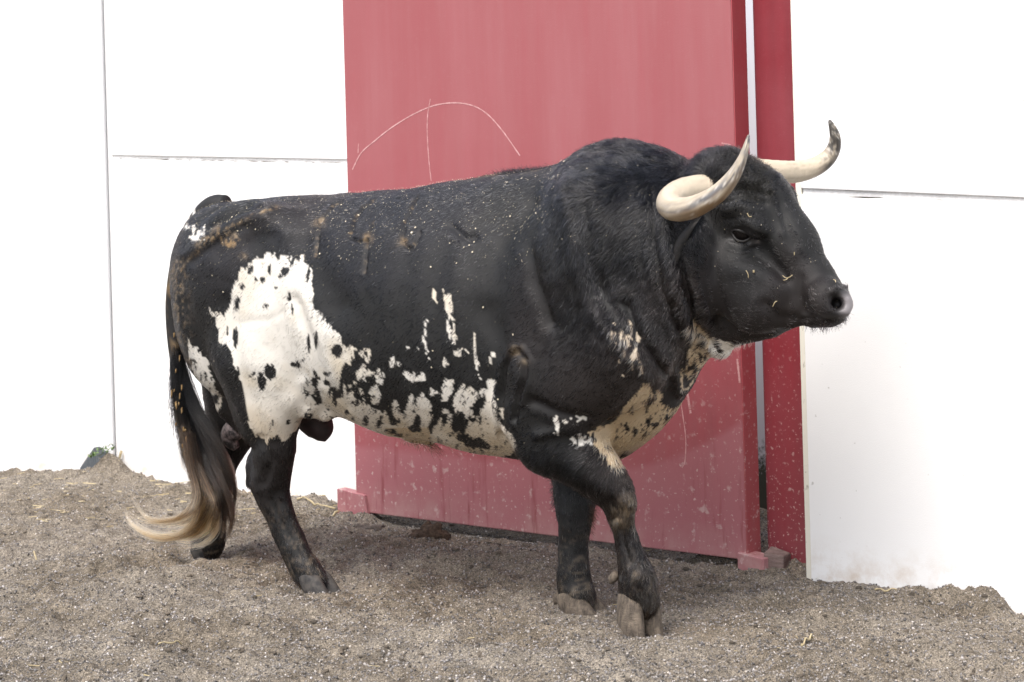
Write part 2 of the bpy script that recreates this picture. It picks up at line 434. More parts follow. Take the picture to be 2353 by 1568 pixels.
def jointed_wall(name, label, a, b, x0, x1, seam, mat, gap, mat_low=None, seed=0, th=.18):
    M = frame(a, b); w = empty(name); w.matrix_world = M; tag(w, label, 'wall')
    p, q = [local(M, plane_pt(a, b, *s)) for s in seam]
    zz = lambda x: p.z+(q.z-p.z)*(x-p.x)/(q.x-p.x)
    slab('lower_panel', M, x0, x1, -.25, -.25, zz(x0)-gap/2, zz(x1)-gap/2, th, mat_low or mat, w, nx=70, ragged=.0045, seed=seed, bev=0)
    slab('upper_panel', M, x0, x1, zz(x0)+gap/2, zz(x1)+gap/2, TOPZ, TOPZ, th, mat, w, bev=.003)
    slab('joint_filler', M, x0+.002, x1-.002, zz(x0)-gap/2-.02, zz(x1)-gap/2-.02, zz(x0)+gap/2-.001, zz(x1)+gap/2-.001, .10, JOINT, w, y0=.010, bev=0)
    slab('crack', M, x0+.003, x1-.003, zz(x0)-gap/2-.01, zz(x1)-gap/2-.01, zz(x0)-gap/2+.0010, zz(x1)-gap/2+.0010, .05, CRACK, w, y0=.007, nx=60, ragged=.007, seed=seed+5, bev=0)
    return w
MX0 = 0.0; ML = np.linalg.norm(MB-MA)
xg = local(frame(MA, MB), plane_pt(MA, MB, 905, 800)).x
jointed_wall('white_wall', 'white concrete wall of two stacked panels between the corner and the red gate', MA, MB, 0.03, xg, ((271, 361), (797, 371)), WHITE, .013, seed=3)
RL = np.linalg.norm(RB-RA)
jointed_wall('white_wall', 'white concrete wall of two stacked panels right of the red post', RA, RB, .021, RL+3.5, ((1835, 440), (2353, 462)), WHITE, .019, seed=8)
lw = empty('white_wall'); lw.matrix_world = frame(LA, LB); LL = np.linalg.norm(LB-LA)
tag(lw, 'plain white wall left of the corner joint behind the tail', 'wall')
slab('wall_panel', None, -3.5, LL+.0, -.25, -.25, TOPZ, TOPZ, .18, WHITE_BLUER_LIT, lw)
# corner strip with open joint
cs = slab('corner_strip', None, LL+.002, LL+.062, -.25, -.25, TOPZ, TOPZ, .12, WHITE, lw, y0=.02)
# ================================================================= red gate
def red_paint(name, base, dust, sheen_and_dust=False, scale=1.0):
    m = NT(name); co = m.coord(); x, y, z = m.sep(co)
    streak = m.noise(30, 5, .65, co, (1.0, 1.0, .06)); blot = m.noise(2.6, 5, .65, co); fine = m.noise(190, 4, .7, co); spk = m.noise(26*scale, 3, .55, co); spk2 = m.noise(75, 2, .5, co)
    c = m.mix(m.ramp(streak, [(.35, 0.0), (.7, .8)]), base, tuple(.78*b for b in base))
    c = m.mix(m.ramp(blot, [(.35, 0.0), (.7, .45)]), c, dust)
    if sheen_and_dust:      # sky sheen and dust painted into upper sheet, splash dust below a swept arc
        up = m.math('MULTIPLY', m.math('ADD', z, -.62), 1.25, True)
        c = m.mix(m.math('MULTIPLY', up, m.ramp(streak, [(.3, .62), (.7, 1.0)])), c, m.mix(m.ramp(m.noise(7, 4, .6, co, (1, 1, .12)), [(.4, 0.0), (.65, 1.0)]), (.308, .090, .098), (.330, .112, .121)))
        arc = m.math('SUBTRACT', m.math('ADD', .27, m.math('MULTIPLY', m.math('POWER', m.math('MAXIMUM', m.math('ADD', x, -.95), 0.0), 2.0), .45)), z)
        c = m.mix(m.math('MULTIPLY', arc, 40.0, True), c, m.mix(.42, c, (.42, .19, .22)))
    low = m.math('SUBTRACT', 1.0, m.math('MULTIPLY', z, 1.15), True)
    low2 = m.math('POWER', low, 1.5)
    c = m.mix(m.math('MULTIPLY', low2, m.ramp(streak, [(.3, .35), (.75, .85)])), c, dust)
    c = m.mix(m.math('MULTIPLY', m.math('ADD', low, .02, True), m.ramp(spk, [(.60, 0.0), (.68, .75)])), c, (.56, .42, .40))
    c = m.mix(m.math('MULTIPLY', m.math('ADD', low, .03, True), m.ramp(spk2, [(.64, 0.0), (.70, .8)])), c, (.60, .47, .44))
    if sheen_and_dust:
        foot = m.math('MULTIPLY', m.math('SUBTRACT', 1.0, m.math('MULTIPLY', z, 7.0), True), m.ramp(m.noise(11, 5, .7, co, (1, 1, .7)), [(.4, .15), (.62, 1.0)]))
        c = m.mix(m.math('MULTIPLY', foot, .75), c, (.46, .29, .27))
        c = m.mix(m.math('MULTIPLY', low2, m.ramp(m.noise(24, 4, .7, co, (1, 1, .10)), [(.56, 0.0), (.68, .7)])), c, (.20, .022, .03))
    m.base(c).set(Roughness=.48); m.bump(m.math('ADD', fine, m.math('MULTIPLY', streak, .6)), .16, .004)
    return m
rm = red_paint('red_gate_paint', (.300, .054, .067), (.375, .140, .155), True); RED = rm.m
RED_E = red_paint('gate_edge_paint', (.34, .045, .058), (.36, .12, .12), scale=2.0).m
RED_D = red_paint('deep_red_paint', (.215, .017, .027), (.28, .075, .09), scale=2.4).m
GM = frame(DA, DB); gate = empty('red_gate'); gate.matrix_world = GM
tag(gate, 'big red painted sliding metal gate behind the bull', 'gate')
gl = lambda x, y: local(GM, plane_pt(DA, DB, x, y))
g0 = gl(804, 640).x; g1 = gl(1696.5, 640).x; gzb0, gzb1 = gl(850, 1180).z, gl(1745, 1292).z
TH = .075
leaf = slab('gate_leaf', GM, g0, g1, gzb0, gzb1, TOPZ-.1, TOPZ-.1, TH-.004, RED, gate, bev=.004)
slab('edge_plate', GM, g1+.001, g1+.005, gzb1+.004, gzb1+.004, TOPZ-.11, TOPZ-.11, TH, RED_E, gate, bev=.001)
# bottom guide plates
p = gl(780, 1150); q = gl(853, 1150)
v, f = [], []; zt = gl(780, 1122).z; zb = -.05
v = [(p.x, -.012, zb), (q.x+.005, -.012, zb), (q.x-.022, -.012, zt-.012), (p.x, -.012, zt), (p.x, .03, zb), (q.x+.005, .03, zb), (q.x-.022, .03, zt-.012), (p.x, .03, zt)]
f = [(0, 1, 2, 3), (7, 6, 5, 4), (0, 4, 5, 1), (1, 5, 6, 2), (2, 6, 7, 3), (3, 7, 4, 0)]
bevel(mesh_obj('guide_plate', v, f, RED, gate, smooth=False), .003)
p = gl(1700, 1280); q = gl(1761, 1290); zt = gl(1702, 1268).z; zt2 = gl(1760, 1283).z
v = [(p.x, -.014, -.08), (q.x, -.014, -.08), (q.x, -.014, zt2), (p.x, -.014, zt), (p.x, .05, -.08), (q.x, .05, -.08), (q.x, .05, zt2), (p.x, .05, zt)]
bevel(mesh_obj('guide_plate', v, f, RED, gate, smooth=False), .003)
# scratches raised as thin flakes of bare paint
m = NT('bare_scratch'); m.base(m.ramp(m.noise(60, 3, .6), [(.35, (.42, .20, .20)), (.65, (.58, .34, .34))])).set(Roughness=.7); SCR = m.m
def scratch(pts, w, breaks=.0, seed=0):
    r = np.random.default_rng(seed); L = np.array([gl(x, y) for x, y in pts]); L = spline(L, 60)[:, [0, 2]]
    t = np.gradient(L, axis=0); t /= np.linalg.norm(t, axis=1)[:, None]; nn = np.stack((-t[:, 1], t[:, 0]), 1)
    v, f = [], []
    ww = w*(.6+.5*r.random(60)); on = vnoise(np.arange(60)[:, None]*.35, seed) > -1+2*breaks
    for i in range(59):
        if not on[i]: continue
        b = len(v)
        for q, s in ((i, -1), (i+1, -1), (i+1, 1), (i, 1)):
            z = L[q]+nn[q]*s*ww[q]/2; v.append((z[0], -.0009, z[1]))
        f.append((b, b+1, b+2, b+3))
        if i == 58 or not on[i+1]:
            o = mesh_obj('scratch', v, f, SCR, gate, smooth=False); v, f = [], []
            so = o.modifiers.new('solid', 'SOLIDIFY'); so.thickness = .0006
scratch([(810, 390), (830, 352), (860, 325), (905, 290), (960, 258), (1010, 240), (1065, 238), (1110, 255), (1150, 295), (1195, 358)], .0045, .06, 4)
scratch([(989, 228), (983, 265), (982, 310), (986, 370), (991, 416)], .004, .0, 2)
scratch([(1563, 915), (1570, 960), (1576, 1010), (1574, 1060), (1567, 1075)], .004, 0, 3)
scratch([(1580, 905), (1583, 925), (1587, 950)], .009, .1, 4)
scratch([(823, 352), (824, 330)], .003, 0, 5)
scratch([(1658, 329), (1680, 334)], .005, .2, 6)
scratch([(1694, 825), (1698, 860), (1700, 880)], .008, .0, 7)
# ---- post, inner wall, chock
PM = frame(DA, DB); off = .115
pa = DA+np.array((PM[0][1], PM[1][1]))*off; pb = DB+np.array((PM[0][1], PM[1][1]))*off
PM2 = frame(pa, pb); post = empty('red_post'); post.matrix_world = PM2
tag(post, 'dark red steel gate post at the end of the right white wall', 'post')
pl = lambda x, y: local(PM2, plane_pt(pa, pb, x, y))
x0, x1 = pl(1744, 640).x, pl(1836, 640).x
slab('web', PM2, x0, x1+.12, -.2, -.2, TOPZ, TOPZ, .12, RED_D, post, bev=.012)
jm = NT('yellowed_white'); jm.base(jm.mix(jm.ramp(jm.noise(30, 5, .7), [(.60, 0.0), (.72, .8)]), (.74, .71, .62), (.16, .13, .08))).set(Roughness=.8); JM = jm.m
ra0 = local(frame(RA, RB), plane_pt(RA, RB, 1838, 640)).x
trim = slab('edge_trim', None, -.002, .0195, -.2, -.2, TOPZ, TOPZ, .05, JM, None, y0=.004, bev=.003)
trim.parent = [o for o in C.objects if o.name.startswith('white_wall') and 'right of' in o.get('label', '')][0]
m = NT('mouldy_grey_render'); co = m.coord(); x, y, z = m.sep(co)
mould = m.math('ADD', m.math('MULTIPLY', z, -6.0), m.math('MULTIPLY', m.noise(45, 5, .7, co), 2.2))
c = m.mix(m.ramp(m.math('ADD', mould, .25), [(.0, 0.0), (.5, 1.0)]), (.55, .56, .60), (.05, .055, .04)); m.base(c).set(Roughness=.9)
ia, ib = DA+np.array((PM[0][1], PM[1][1]))*.95, DB+np.array((PM[0][1], PM[1][1]))*.95
iw = slab('inner_wall', None, .3, 4.6, -.3, -.3, TOPZ, TOPZ, .15, m.m, None); iw.matrix_world = frame(ia, ib)
tag(iw, 'pale grey inner wall with a dark mouldy base seen through the gate gap', 'wall')
m = NT('weathered_wood'); co = m.coord(); c = m.ramp(m.noise(20, 6, .7, co, (1, 1, 6)), [(.35, (.13, .09, .08)), (.65, (.27, .195, .175))])
m.base(c).set(Roughness=.9); m.bump(m.noise(40, 5, .7, co, (1, 1, 8)), .5, .01); WOOD = m.m
bl = on_ground(1786, 1311); v, f = [], []
box(v, f, (-.034, -.04, -.06), (.034, .04, .056))
v = [(x*1.02+.004*random.uniform(-1, 1), y+.004*random.uniform(-1, 1), z+(.012 if x < 0 and z > 0 else 0)+.004*random.uniform(-1, 1)) for x, y, z in v]
blk = bevel(mesh_obj('wood_block', v, f, WOOD, None, smooth=False), .006, 2); blk.location = (bl[0], bl[1], gz_at(bl[0], bl[1])-.016); blk.rotation_euler = (0, .06, math.radians(-24))
blk.data.materials.append(RED); tag(blk, 'small worn wooden block wedged in the sand at the foot of the red post', 'block')
def chain_px(F, rows, k=0.04, sn=1.0, cut=False):
    F.chain([(P(x, y, n), r*mpp(x, y, n)) for x, y, n, r in rows], k, sn, cut)
def blob(F, x, y, n, ru, rn, rz, tilt=0.0, k=0.05, yaw=0.0, cut=False):
    F.ell(P(x, y, n), (ru, rn, rz), math.radians(tilt), math.radians(yaw), k, cut)
TOP = [(425,575),(447,520),(470,490),(500,470),(528,463),(548,468),(575,466),(610,457),(640,451),(700,449),(760,446),(800,442),(860,440),(940,436),(985,427),(1040,417),(1100,409),(1150,402),(1240,390),(1290,377),(1320,360),(1350,342),(1380,331),(1415,325),(1450,328),(1500,340),(1540,358),(1590,388),(1640,430),(1690,480)]
BOT = [(450,860),(500,905),(560,935),(620,945),(690,945),(760,955),(800,960),(850,975),(900,994),(940,1010),(975,1016),(1010,1015),(1060,1025),(1120,1046),(1165,1053),(1260,1068),(1340,1072),(1400,1066),(1460,1038),(1500,1006),(1540,962),(1570,900),(1600,860),(1640,815)]
def bull_field(h=0.0085):
    F = Field((-1.02, -0.46, -0.06), (1.96, 0.46, 1.56), h)
    top = np.array([P(x, y, 0)[[0, 2]] for x, y in TOP]); bot = np.array([P(x, y-7, 0)[[0, 2]] for x, y in BOT])
    uu = lambda x, y=700: P(x, y, 0)[0]
    # u, half width, height of widest, power above, power below
    prof = [(uu(445), .09, .62, 2.0, 2.0), (uu(480), .175, .66, 2.0, 2.0), (uu(540), .235, .68, 2.2, 2.0), (uu(640), .27, .66, 2.5, 2.0),
            (uu(760), .285, .58, 2.3, 2.2), (uu(900), .335, .50, 2.2, 2.2), (uu(1050), .35, .48, 2.2, 2.2), (uu(1180), .335, .48, 2.0, 2.1),
            (uu(1300), .29, .46, 1.75, 2.0), (uu(1400), .26, .48, 1.7, 1.9), (uu(1480), .235, .52, 1.8, 1.6), (uu(1550), .20, .58, 1.9, 1.4), (uu(1620), .155, .62, 2.0, 1.5), (uu(1660), .13, .62, 2, 1.7)]
    F.tube(top, bot, prof, 0.02)
    for s in (-1, 1):
        # hindquarters
        blob(F, 560, 640, s*.16, .20, .115, .24, 20, k=.07)       # rump muscle
        blob(F, 492, 740, s*.13, .10, .10, .22, -12, k=.06)       # buttock
        blob(F, 612, 790, s*.19, .17, .095, .24, -10, k=.07)      # thigh
        blob(F, 650, 520, s*.20, .10, .045, .045, 25, k=.08)      # hip bone
        # shoulder
        blob(F, 1300, 650, s*.225, .17, .095, .30, 25, k=.08)
        blob(F, 1425, 800, s*.19, .16, .12, .18, 10, k=.07)
        blob(F, 1280, 870, s*.225, .18, .10, .16, 10, k=.07)
        blob(F, 1400, 520, s*.13, .20, .10, .17, 10, k=.07)
        blob(F, 1520, 620, s*.14, .18, .10, .20, 30, k=.08)       # neck
    hind(F, NEAR_HIND); hind(F, FAR_HIND); fore(F, NEAR_FORE); fore(F, FAR_FORE)
    chain_px(F, [(606,1010,-.135,24),(587,1070,-.13,21),(577,1108,-.125,17)], .035, .7)          # point of the near hock
    chain_px(F, [(500,1000,.12,30),(480,1060,.12,20)], .035, .7)
    chain_px(F, [(690,905,-.19,46),(745,945,-.15,20)], .05, .6)              # flank fold
    chain_px(F, [(560,930,0,60),(585,985,0,40)], .05, .9)                    # between the thighs
    chain_px(F, [(955,985,0,36),(985,1003,0,20)], .03, .8)                   # sheath
    head(F)
    return F
NEAR_HIND = [(590,830,-.19,100),(610,940,-.175,72),(632,1020,-.165,50),(628,1075,-.145,45),(622,1115,-.13,47),(637,1170,-.12,35),(660,1225,-.11,31),(688,1282,-.105,31),(708,1315,-.10,34),(728,1338,-.10,30)]
FAR_HIND = [(545,830,.14,90),(545,930,.14,74),(532,1000,.13,50),(507,1060,.12,40),(497,1110,.11,37),(492,1170,.10,32),(488,1215,.10,31),(482,1245,.10,32),(470,1268,.10,28)]
def hind(F, c):
    chain_px(F, c[:3], .07, .75); chain_px(F, spline(c[2:], 26), .012, .85)
NEAR_FORE = [(1225,950,-.225,82),(1262,1012,-.21,74),(1345,1060,-.18,67),(1404,1118,-.15,48),(1425,1160,-.14,37),(1434,1210,-.13,27),(1448,1262,-.12,29),(1461,1308,-.11,37),(1468,1352,-.105,42),(1474,1382,-.10,40)]
FAR_FORE = [(1330,980,.19,85),(1325,1060,.16,62),(1321,1130,.13,48),(1322,1175,.115,41),(1318,1240,.105,32),(1317,1300,.10,32),(1318,1340,.10,36),(1330,1372,.10,38)]
def fore(F, c):
    chain_px(F, c[:3], .06, .75); chain_px(F, spline(c[2:], 26), .012, .9)
def head(F):
    c = lambda *a, **k: chain_px(F, *a, **k)
    c([(1640,560,0,140),(1690,600,0,115)], .06, .7)                        # throat to cheek mass
    blob(F, 1672, 418, 0, .10, .125, .085, 40, k=.05)                       # poll
    blob(F, 1722, 480, 0, .12, .125, .115, 50, k=.05)                       # forehead
    c([(1750,470,0,74),(1815,568,0,66),(1865,648,0,52),(1897,690,0,46)], .04, .92)  # nose bridge
    for s in (-1, 1):
        c([(1672,640,s*.095,82),(1738,690,s*.08,70),(1815,708,s*.045,46)], .04, .6)    # jaw and cheek
        blob(F, 1722, 505, s*.108, .06, .028, .028, 45, k=.05)                  # brow
        c([(1905,672,s*.035,26),(1922,700,s*.045,27),(1915,722,s*.035,20)], .025)   # nostril wing
    c([(1900,688,-.04,42),(1900,688,.04,42)], .03); c([(1912,712,-.045,30),(1912,712,.045,30)], .025)                          # muzzle
    c([(1872,727,-.022,25),(1872,727,.022,25)], .03); c([(1905,722,-.028,22),(1905,722,.028,22)], .025)                          # chin
    c([(1660,750,0,52),(1770,742,0,36)], .05)
    for s in (-1, 1): c([(1928,697,s*.088,17),(1920,698,s*.05,12)], .012, cut=True); c([(1934,690,s*.086,12),(1916,683,s*.076,7)], .010, cut=True)   # nostril                               # throat skin
# ================================================================= the bull
F = bull_field(.0068)
bv, bf = surface_nets(F.f, F.lo, F.h); del F
ed = np.concatenate([bf[:, [0, 1]], bf[:, [1, 2]], bf[:, [2, 3]], bf[:, [3, 0]]])
deg = np.bincount(ed[:, 0], minlength=len(bv))+np.bincount(ed[:, 1], minlength=len(bv))
def lap(x):
    return np.stack([(np.bincount(ed[:, 0], x[ed[:, 1], i], len(x))+np.bincount(ed[:, 1], x[ed[:, 0], i], len(x)))/deg for i in range(x.shape[1])], 1)
for it in range(4):
    bv = bv+.6*(lap(bv)-bv); bv = bv-.62*(lap(bv)-bv)
def vnormals(v, f):
    a = np.cross(v[f[:, 2]]-v[f[:, 0]], v[f[:, 3]]-v[f[:, 1]]); n = np.zeros_like(v)
    for i in range(4):
        for k in range(3): n[:, k] += np.bincount(f[:, i], a[:, k], len(v))
    return n/(np.linalg.norm(n, axis=1, keepdims=True)+1e-12)
def chart(p):          # both flanks share one chart: the near flank as seen, the far one mirrored
    q = np.array(p, float); q[:, 1] = -np.abs(q[:, 1]); return b2px(q)
VIEW = np.array((.60, -.79, .14)); VIEW /= np.linalg.norm(VIEW)
def seg_dist(xy, pts):
    best = np.full(len(xy), 1e9)
    for a, b in zip(pts[:-1], pts[1:]):
        a = np.array(a, float); b = np.array(b, float); ab = b-a
        t = np.clip(((xy-a)@ab)/(ab@ab+1e-9), 0, 1); best = np.minimum(best, np.linalg.norm(xy-a-t[:, None]*ab, axis=1))
    return best
bn = vnormals(bv, bf)
def stroke(pts, w, d, both=True, legs=True, face=.1):
    # presses (d<0) or raises (d>0) a line of width w (chart units), d in metres
    global bv
    px = chart(bv); nn = bn.copy()
    if both: nn[:, 1] = np.where(bv[:, 1] > 0, -nn[:, 1], nn[:, 1])
    fc = np.clip((nn@VIEW-face)*3, 0, 1)
    if not both: fc *= bv[:, 1] < .02
    if not legs: fc *= bv[:, 2] > .45
    k = np.exp(-(seg_dist(px, pts)/w)**2)*fc*d
    bv = bv+bn*k[:, None]
def dab(x, y, rx, ry, d, **kw):
    global bv
    px = chart(bv); nn = bn.copy(); nn[:, 1] = np.where(bv[:, 1] > 0, -nn[:, 1], nn[:, 1])
    k = np.exp(-((px[:, 0]-x)/rx)**2-((px[:, 1]-y)/ry)**2)*np.clip((nn@VIEW-.1)*3, 0, 1)*d
    bv = bv+bn*k[:, None]
# neck, shoulder
stroke([(1300, 430), (1316, 500), (1326, 590), (1352, 680), (1420, 780), (1475, 850)], 26, .012)
stroke([(1345, 480), (1350, 590), (1390, 690), (1450, 780)], 20, -.010)
stroke([(1235, 470), (1210, 560), (1228, 650), (1265, 740)], 18, -.016)
stroke([(1500, 430), (1506, 560), (1520, 660), (1560, 760)], 9, -.010)
stroke([(1470, 520), (1480, 640)], 8, -.004)
stroke([(1545, 510), (1560, 600), (1585, 690), (1610, 760), (1640, 800)], 12, -.026)
stroke([(1590, 560), (1606, 660), (1640, 740)], 12, .008)
stroke([(1440, 700), (1480, 790), (1540, 870)], 12, -.016)
stroke([(1490, 870), (1440, 925), (1370, 975)], 12, .010); 
stroke([(1530, 830), (1560, 900)], 14, .012)
# elbow pouch and fore leg
stroke([(1152, 1000), (1147, 920), (1155, 850), (1172, 815), (1190, 806), (1207, 826), (1206, 868), (1192, 910), (1182, 965)], 5.5, -.018); stroke([(1143, 1000), (1138, 910), (1148, 838), (1172, 798), (1200, 798), (1220, 830), (1216, 880), (1200, 930)], 6, .007)
dab(1178, 880, 24, 75, .010)
stroke([(1225, 925), (1280, 950), (1350, 965)], 12, -.014)
stroke([(1235, 1000), (1300, 985), (1355, 1000)], 12, .010)
stroke([(1290, 1130), (1350, 1160), (1400, 1200)], 10, -.006)
dab(1440, 1150, 18, 22, .012); stroke([(1405, 1150), (1412, 1190)], 8, -.010); stroke([(1425, 1215), (1438, 1260), (1448, 1290)], 6, -.006)
dab(1470, 1322, 14, 14, .008)
stroke([(1120, 720), (1150, 800), (1150, 900)], 30, -.010)
# ribs, loin, hip, thigh
for x in (800, 880, 960, 1040, 1110): stroke([(x+20, 560), (x, 680), (x+10, 820)], 26, .0022); stroke([(x+58, 580), (x+40, 700), (x+45, 820)], 24, -.0018)
stroke([(640, 500), (760, 500), (900, 490)], 26, -.007)
stroke([(700, 560), (730, 640), (770, 700)], 45, -.020)
stroke([(480, 520), (540, 490), (600, 475)], 9, -.016); stroke([(425, 585), (480, 545), (560, 505), (620, 490)], 14, .010)
stroke([(440, 600), (490, 560), (560, 520)], 10, -.007)
stroke([(500, 580), (560, 560), (620, 540)], 22, -.008)
stroke([(675, 690), (715, 800), (740, 880), (790, 940)], 16, -.012); stroke([(700, 880), (720, 930), (700, 960)], 14, .010)
stroke([(548, 745), (620, 735), (690, 700)], 9, -.0025); stroke([(520, 700), (540, 820), (570, 920), (590, 1010)], 20, -.010)
stroke([(430, 700), (455, 800), (500, 900), (545, 990)], 16, -.008)
stroke([(600, 1010), (625, 1060), (610, 1110)], 10, -.006); stroke([(650, 1140), (692, 1250), (715, 1300)], 8, .003); stroke([(622, 1150), (654, 1212), (692, 1282)], 7, -.004)
# brands
BRANDS = [[(790, 465), (769, 470), (752, 491), (737, 509), (732, 533), (726, 590)], [(860, 462), (836, 477), (819, 500), (811, 521), (804, 544), (831, 556), (846, 547)], [(860, 512), (846, 547), (843, 575), (838, 626)], [(963, 453), (945, 482), (930, 509), (925, 547), (930, 564), (948, 573), (966, 532)]]
for b in BRANDS: stroke(b, 3.2, -.013)
stroke([(1040, 520), (1070, 548), (1092, 545)], 10, -.010)
# face
dab(1704, 541, 32, 22, -.007); stroke([(1668, 540), (1690, 520), (1722, 518), (1746, 538)], 6, .003); stroke([(1676, 558), (1704, 568), (1736, 558)], 5, .005)
stroke([(1672, 572), (1704, 582), (1738, 570)], 4, -.005); stroke([(1684, 590), (1710, 597), (1735, 588)], 4, -.003)
stroke([(1664, 508), (1702, 496), (1748, 508)], 4, -.005); stroke([(1664, 486), (1704, 474), (1750, 484)], 5, .006); stroke([(1650, 470), (1700, 456), (1760, 466)], 5, -.007); stroke([(1655, 444), (1700, 432), (1760, 446)], 5, -.005)
stroke([(1745, 545), (1770, 590), (1800, 640)], 14, -.008); stroke([(1700, 620), (1760, 630), (1800, 660)], 20, .008)
stroke([(1790, 470), (1800, 520), (1825, 560)], 14, -.006); stroke([(1770, 440), (1784, 490), (1800, 540)], 8, .006)
stroke([(1843, 738), (1862, 730), (1892, 738), (1930, 738)], 4, -.004)
stroke([(1840, 640), (1836, 680), (1848, 715)], 12, -.007); stroke([(1760, 700), (1790, 730), (1840, 735)], 14, -.008)
stroke([(1903, 674), (1925, 666), (1947, 676), (1955, 700), (1945, 720)], 6, .008); dab(1926, 699, 12, 12, -.012)
stroke([(1640, 600), (1655, 690), (1690, 760)], 10, -.006)
bn = vnormals(bv, bf)
k = (.0030+.0018*(bv[:, 2] < .5))*fbm(bv*9, 4, 3)+.0016*(bv[:, 2] < .45)*fbm(bv*24, 6, 2)+.0012*fbm(bv*26, 8, 2)*np.clip((bv[:, 0]-1.0)*2, 0, 1)
bv = bv+bn*k[:, None]; bn = vnormals(bv, bf)
# ---- coat colours
D = 1/1.08797
def poly(xy, pts):
    x, y = xy[:, 0], xy[:, 1]; inside = np.zeros(len(xy), bool); p = np.array(pts, float)*D
    for (x0, y0), (x1, y1) in zip(p, np.roll(p, -1, 0)):
        c = ((y0 > y) != (y1 > y)) & (x < (x1-x0)*(y-y0)/(y1-y0+1e-12)+x0); inside ^= c
    return inside
def spot(xy, x, y, rx, ry, rot=0):
    dx, dy = xy[:, 0]-x*D, xy[:, 1]-y*D; a = math.radians(rot); u, v = dx*math.cos(a)+dy*math.sin(a), -dx*math.sin(a)+dy*math.cos(a)
    return (u/(rx*D))**2+(v/(ry*D))**2 < 1
HIP = [(539,788),(562,788),(575,768),(581,714),(603,670),(635,647),(654,640),(686,631),(705,640),(731,648),(752,634),(767,650),(779,672),(782,746),(787,772),(804,797),(826,820),(842,823),(852,864),(885,870),(884,906),(851,925),(846,960),(882,991),(936,1018),(953,1054),(900,1054),(829,1040),(748,1030),(741,1076),(708,1094),(686,1085),(672,1107),(650,1085),(623,1076),(614,1031),(610,987),(596,933),(574,888),(552,848),(538,799)]
REAR = [(470,850),(503,880),(528,930),(540,965),(556,1010),(545,1040),(524,1010),(500,970),(476,924)]
STREAKS = [[(1107,730),(1130,742),(1136,830),(1149,864),(1122,864),(1115,784)], [(1079,712),(1090,735),(1093,760),(1083,755)], [(1063,799),(1068,799),(1062,845),(1076,902),(1066,890),(1055,845)], [(1184,810),(1190,850),(1194,898),(1202,952),(1186,905)], [(519,760),(527,775),(540,797),(524,785)]]
WSPOT = [(1061,1025,18,40,-15),(1038,944,26,12,0),(1115,979,11,28,0),(1165,1006,32,42,10),(1214,1028,26,42,0),(1215,1075,48,36,0),(1245,1112,46,34,0),(1130,1062,12,28,0),(904,933,14,24,15),(949,947,12,15,0),(980,906,7,18,0),(989,1024,9,22,0),(936,985,16,22,0),(918,893,6,9,0),(1010,1050,22,9,20),(880,1030,60,16,22),(1000,1090,60,24,14),(1095,1085,14,14,0)]
BSPOT = [(656,701,6,8,0),(673,676,5,9,0),(712,675,13,9,-40),(625,673,7,11,20),(606,717,6,7,0),(594,756,6,18,10),(723,746,5,10,0),(589,842,7,27,0),(568,823,4,18,0),(664,762,7,4,0),(772,855,5,27,0),(790,850,4,22,0),(731,772,3,15,0),(677,929,15,20,0),(655,955,11,20,-20),(632,940,8,6,0),(739,915,14,8,20),(788,935,6,11,-20),(757,902,6,5,0),(837,991,6,20,0),(868,935,17,28,0),(842,880,14,15,0),(681,1054,4,8,0),(721,1054,4,6,0),(1147,1055,20,30,0),(1197,1010,14,27,25),(1184,1105,46,13,18),(700,690,5,5,0),(640,700,4,5,0),(771,690,4,25,5),(690,720,5,5,30)]
BRISKET = [(1618,954),(1653,986),(1672,1015),(1700,1027),(1690,1060),(1637,1105),(1596,1130),(1541,1175),(1500,1130),(1470,1080),(1500,1069),(1535,1056),(1570,1008),(1602,973)]
THROAT = [(1736,791),(1771,839),(1816,855),(1851,868),(1883,877),(1880,905),(1777,905),(1704,985),(1700,929),(1723,877),(1717,807)]
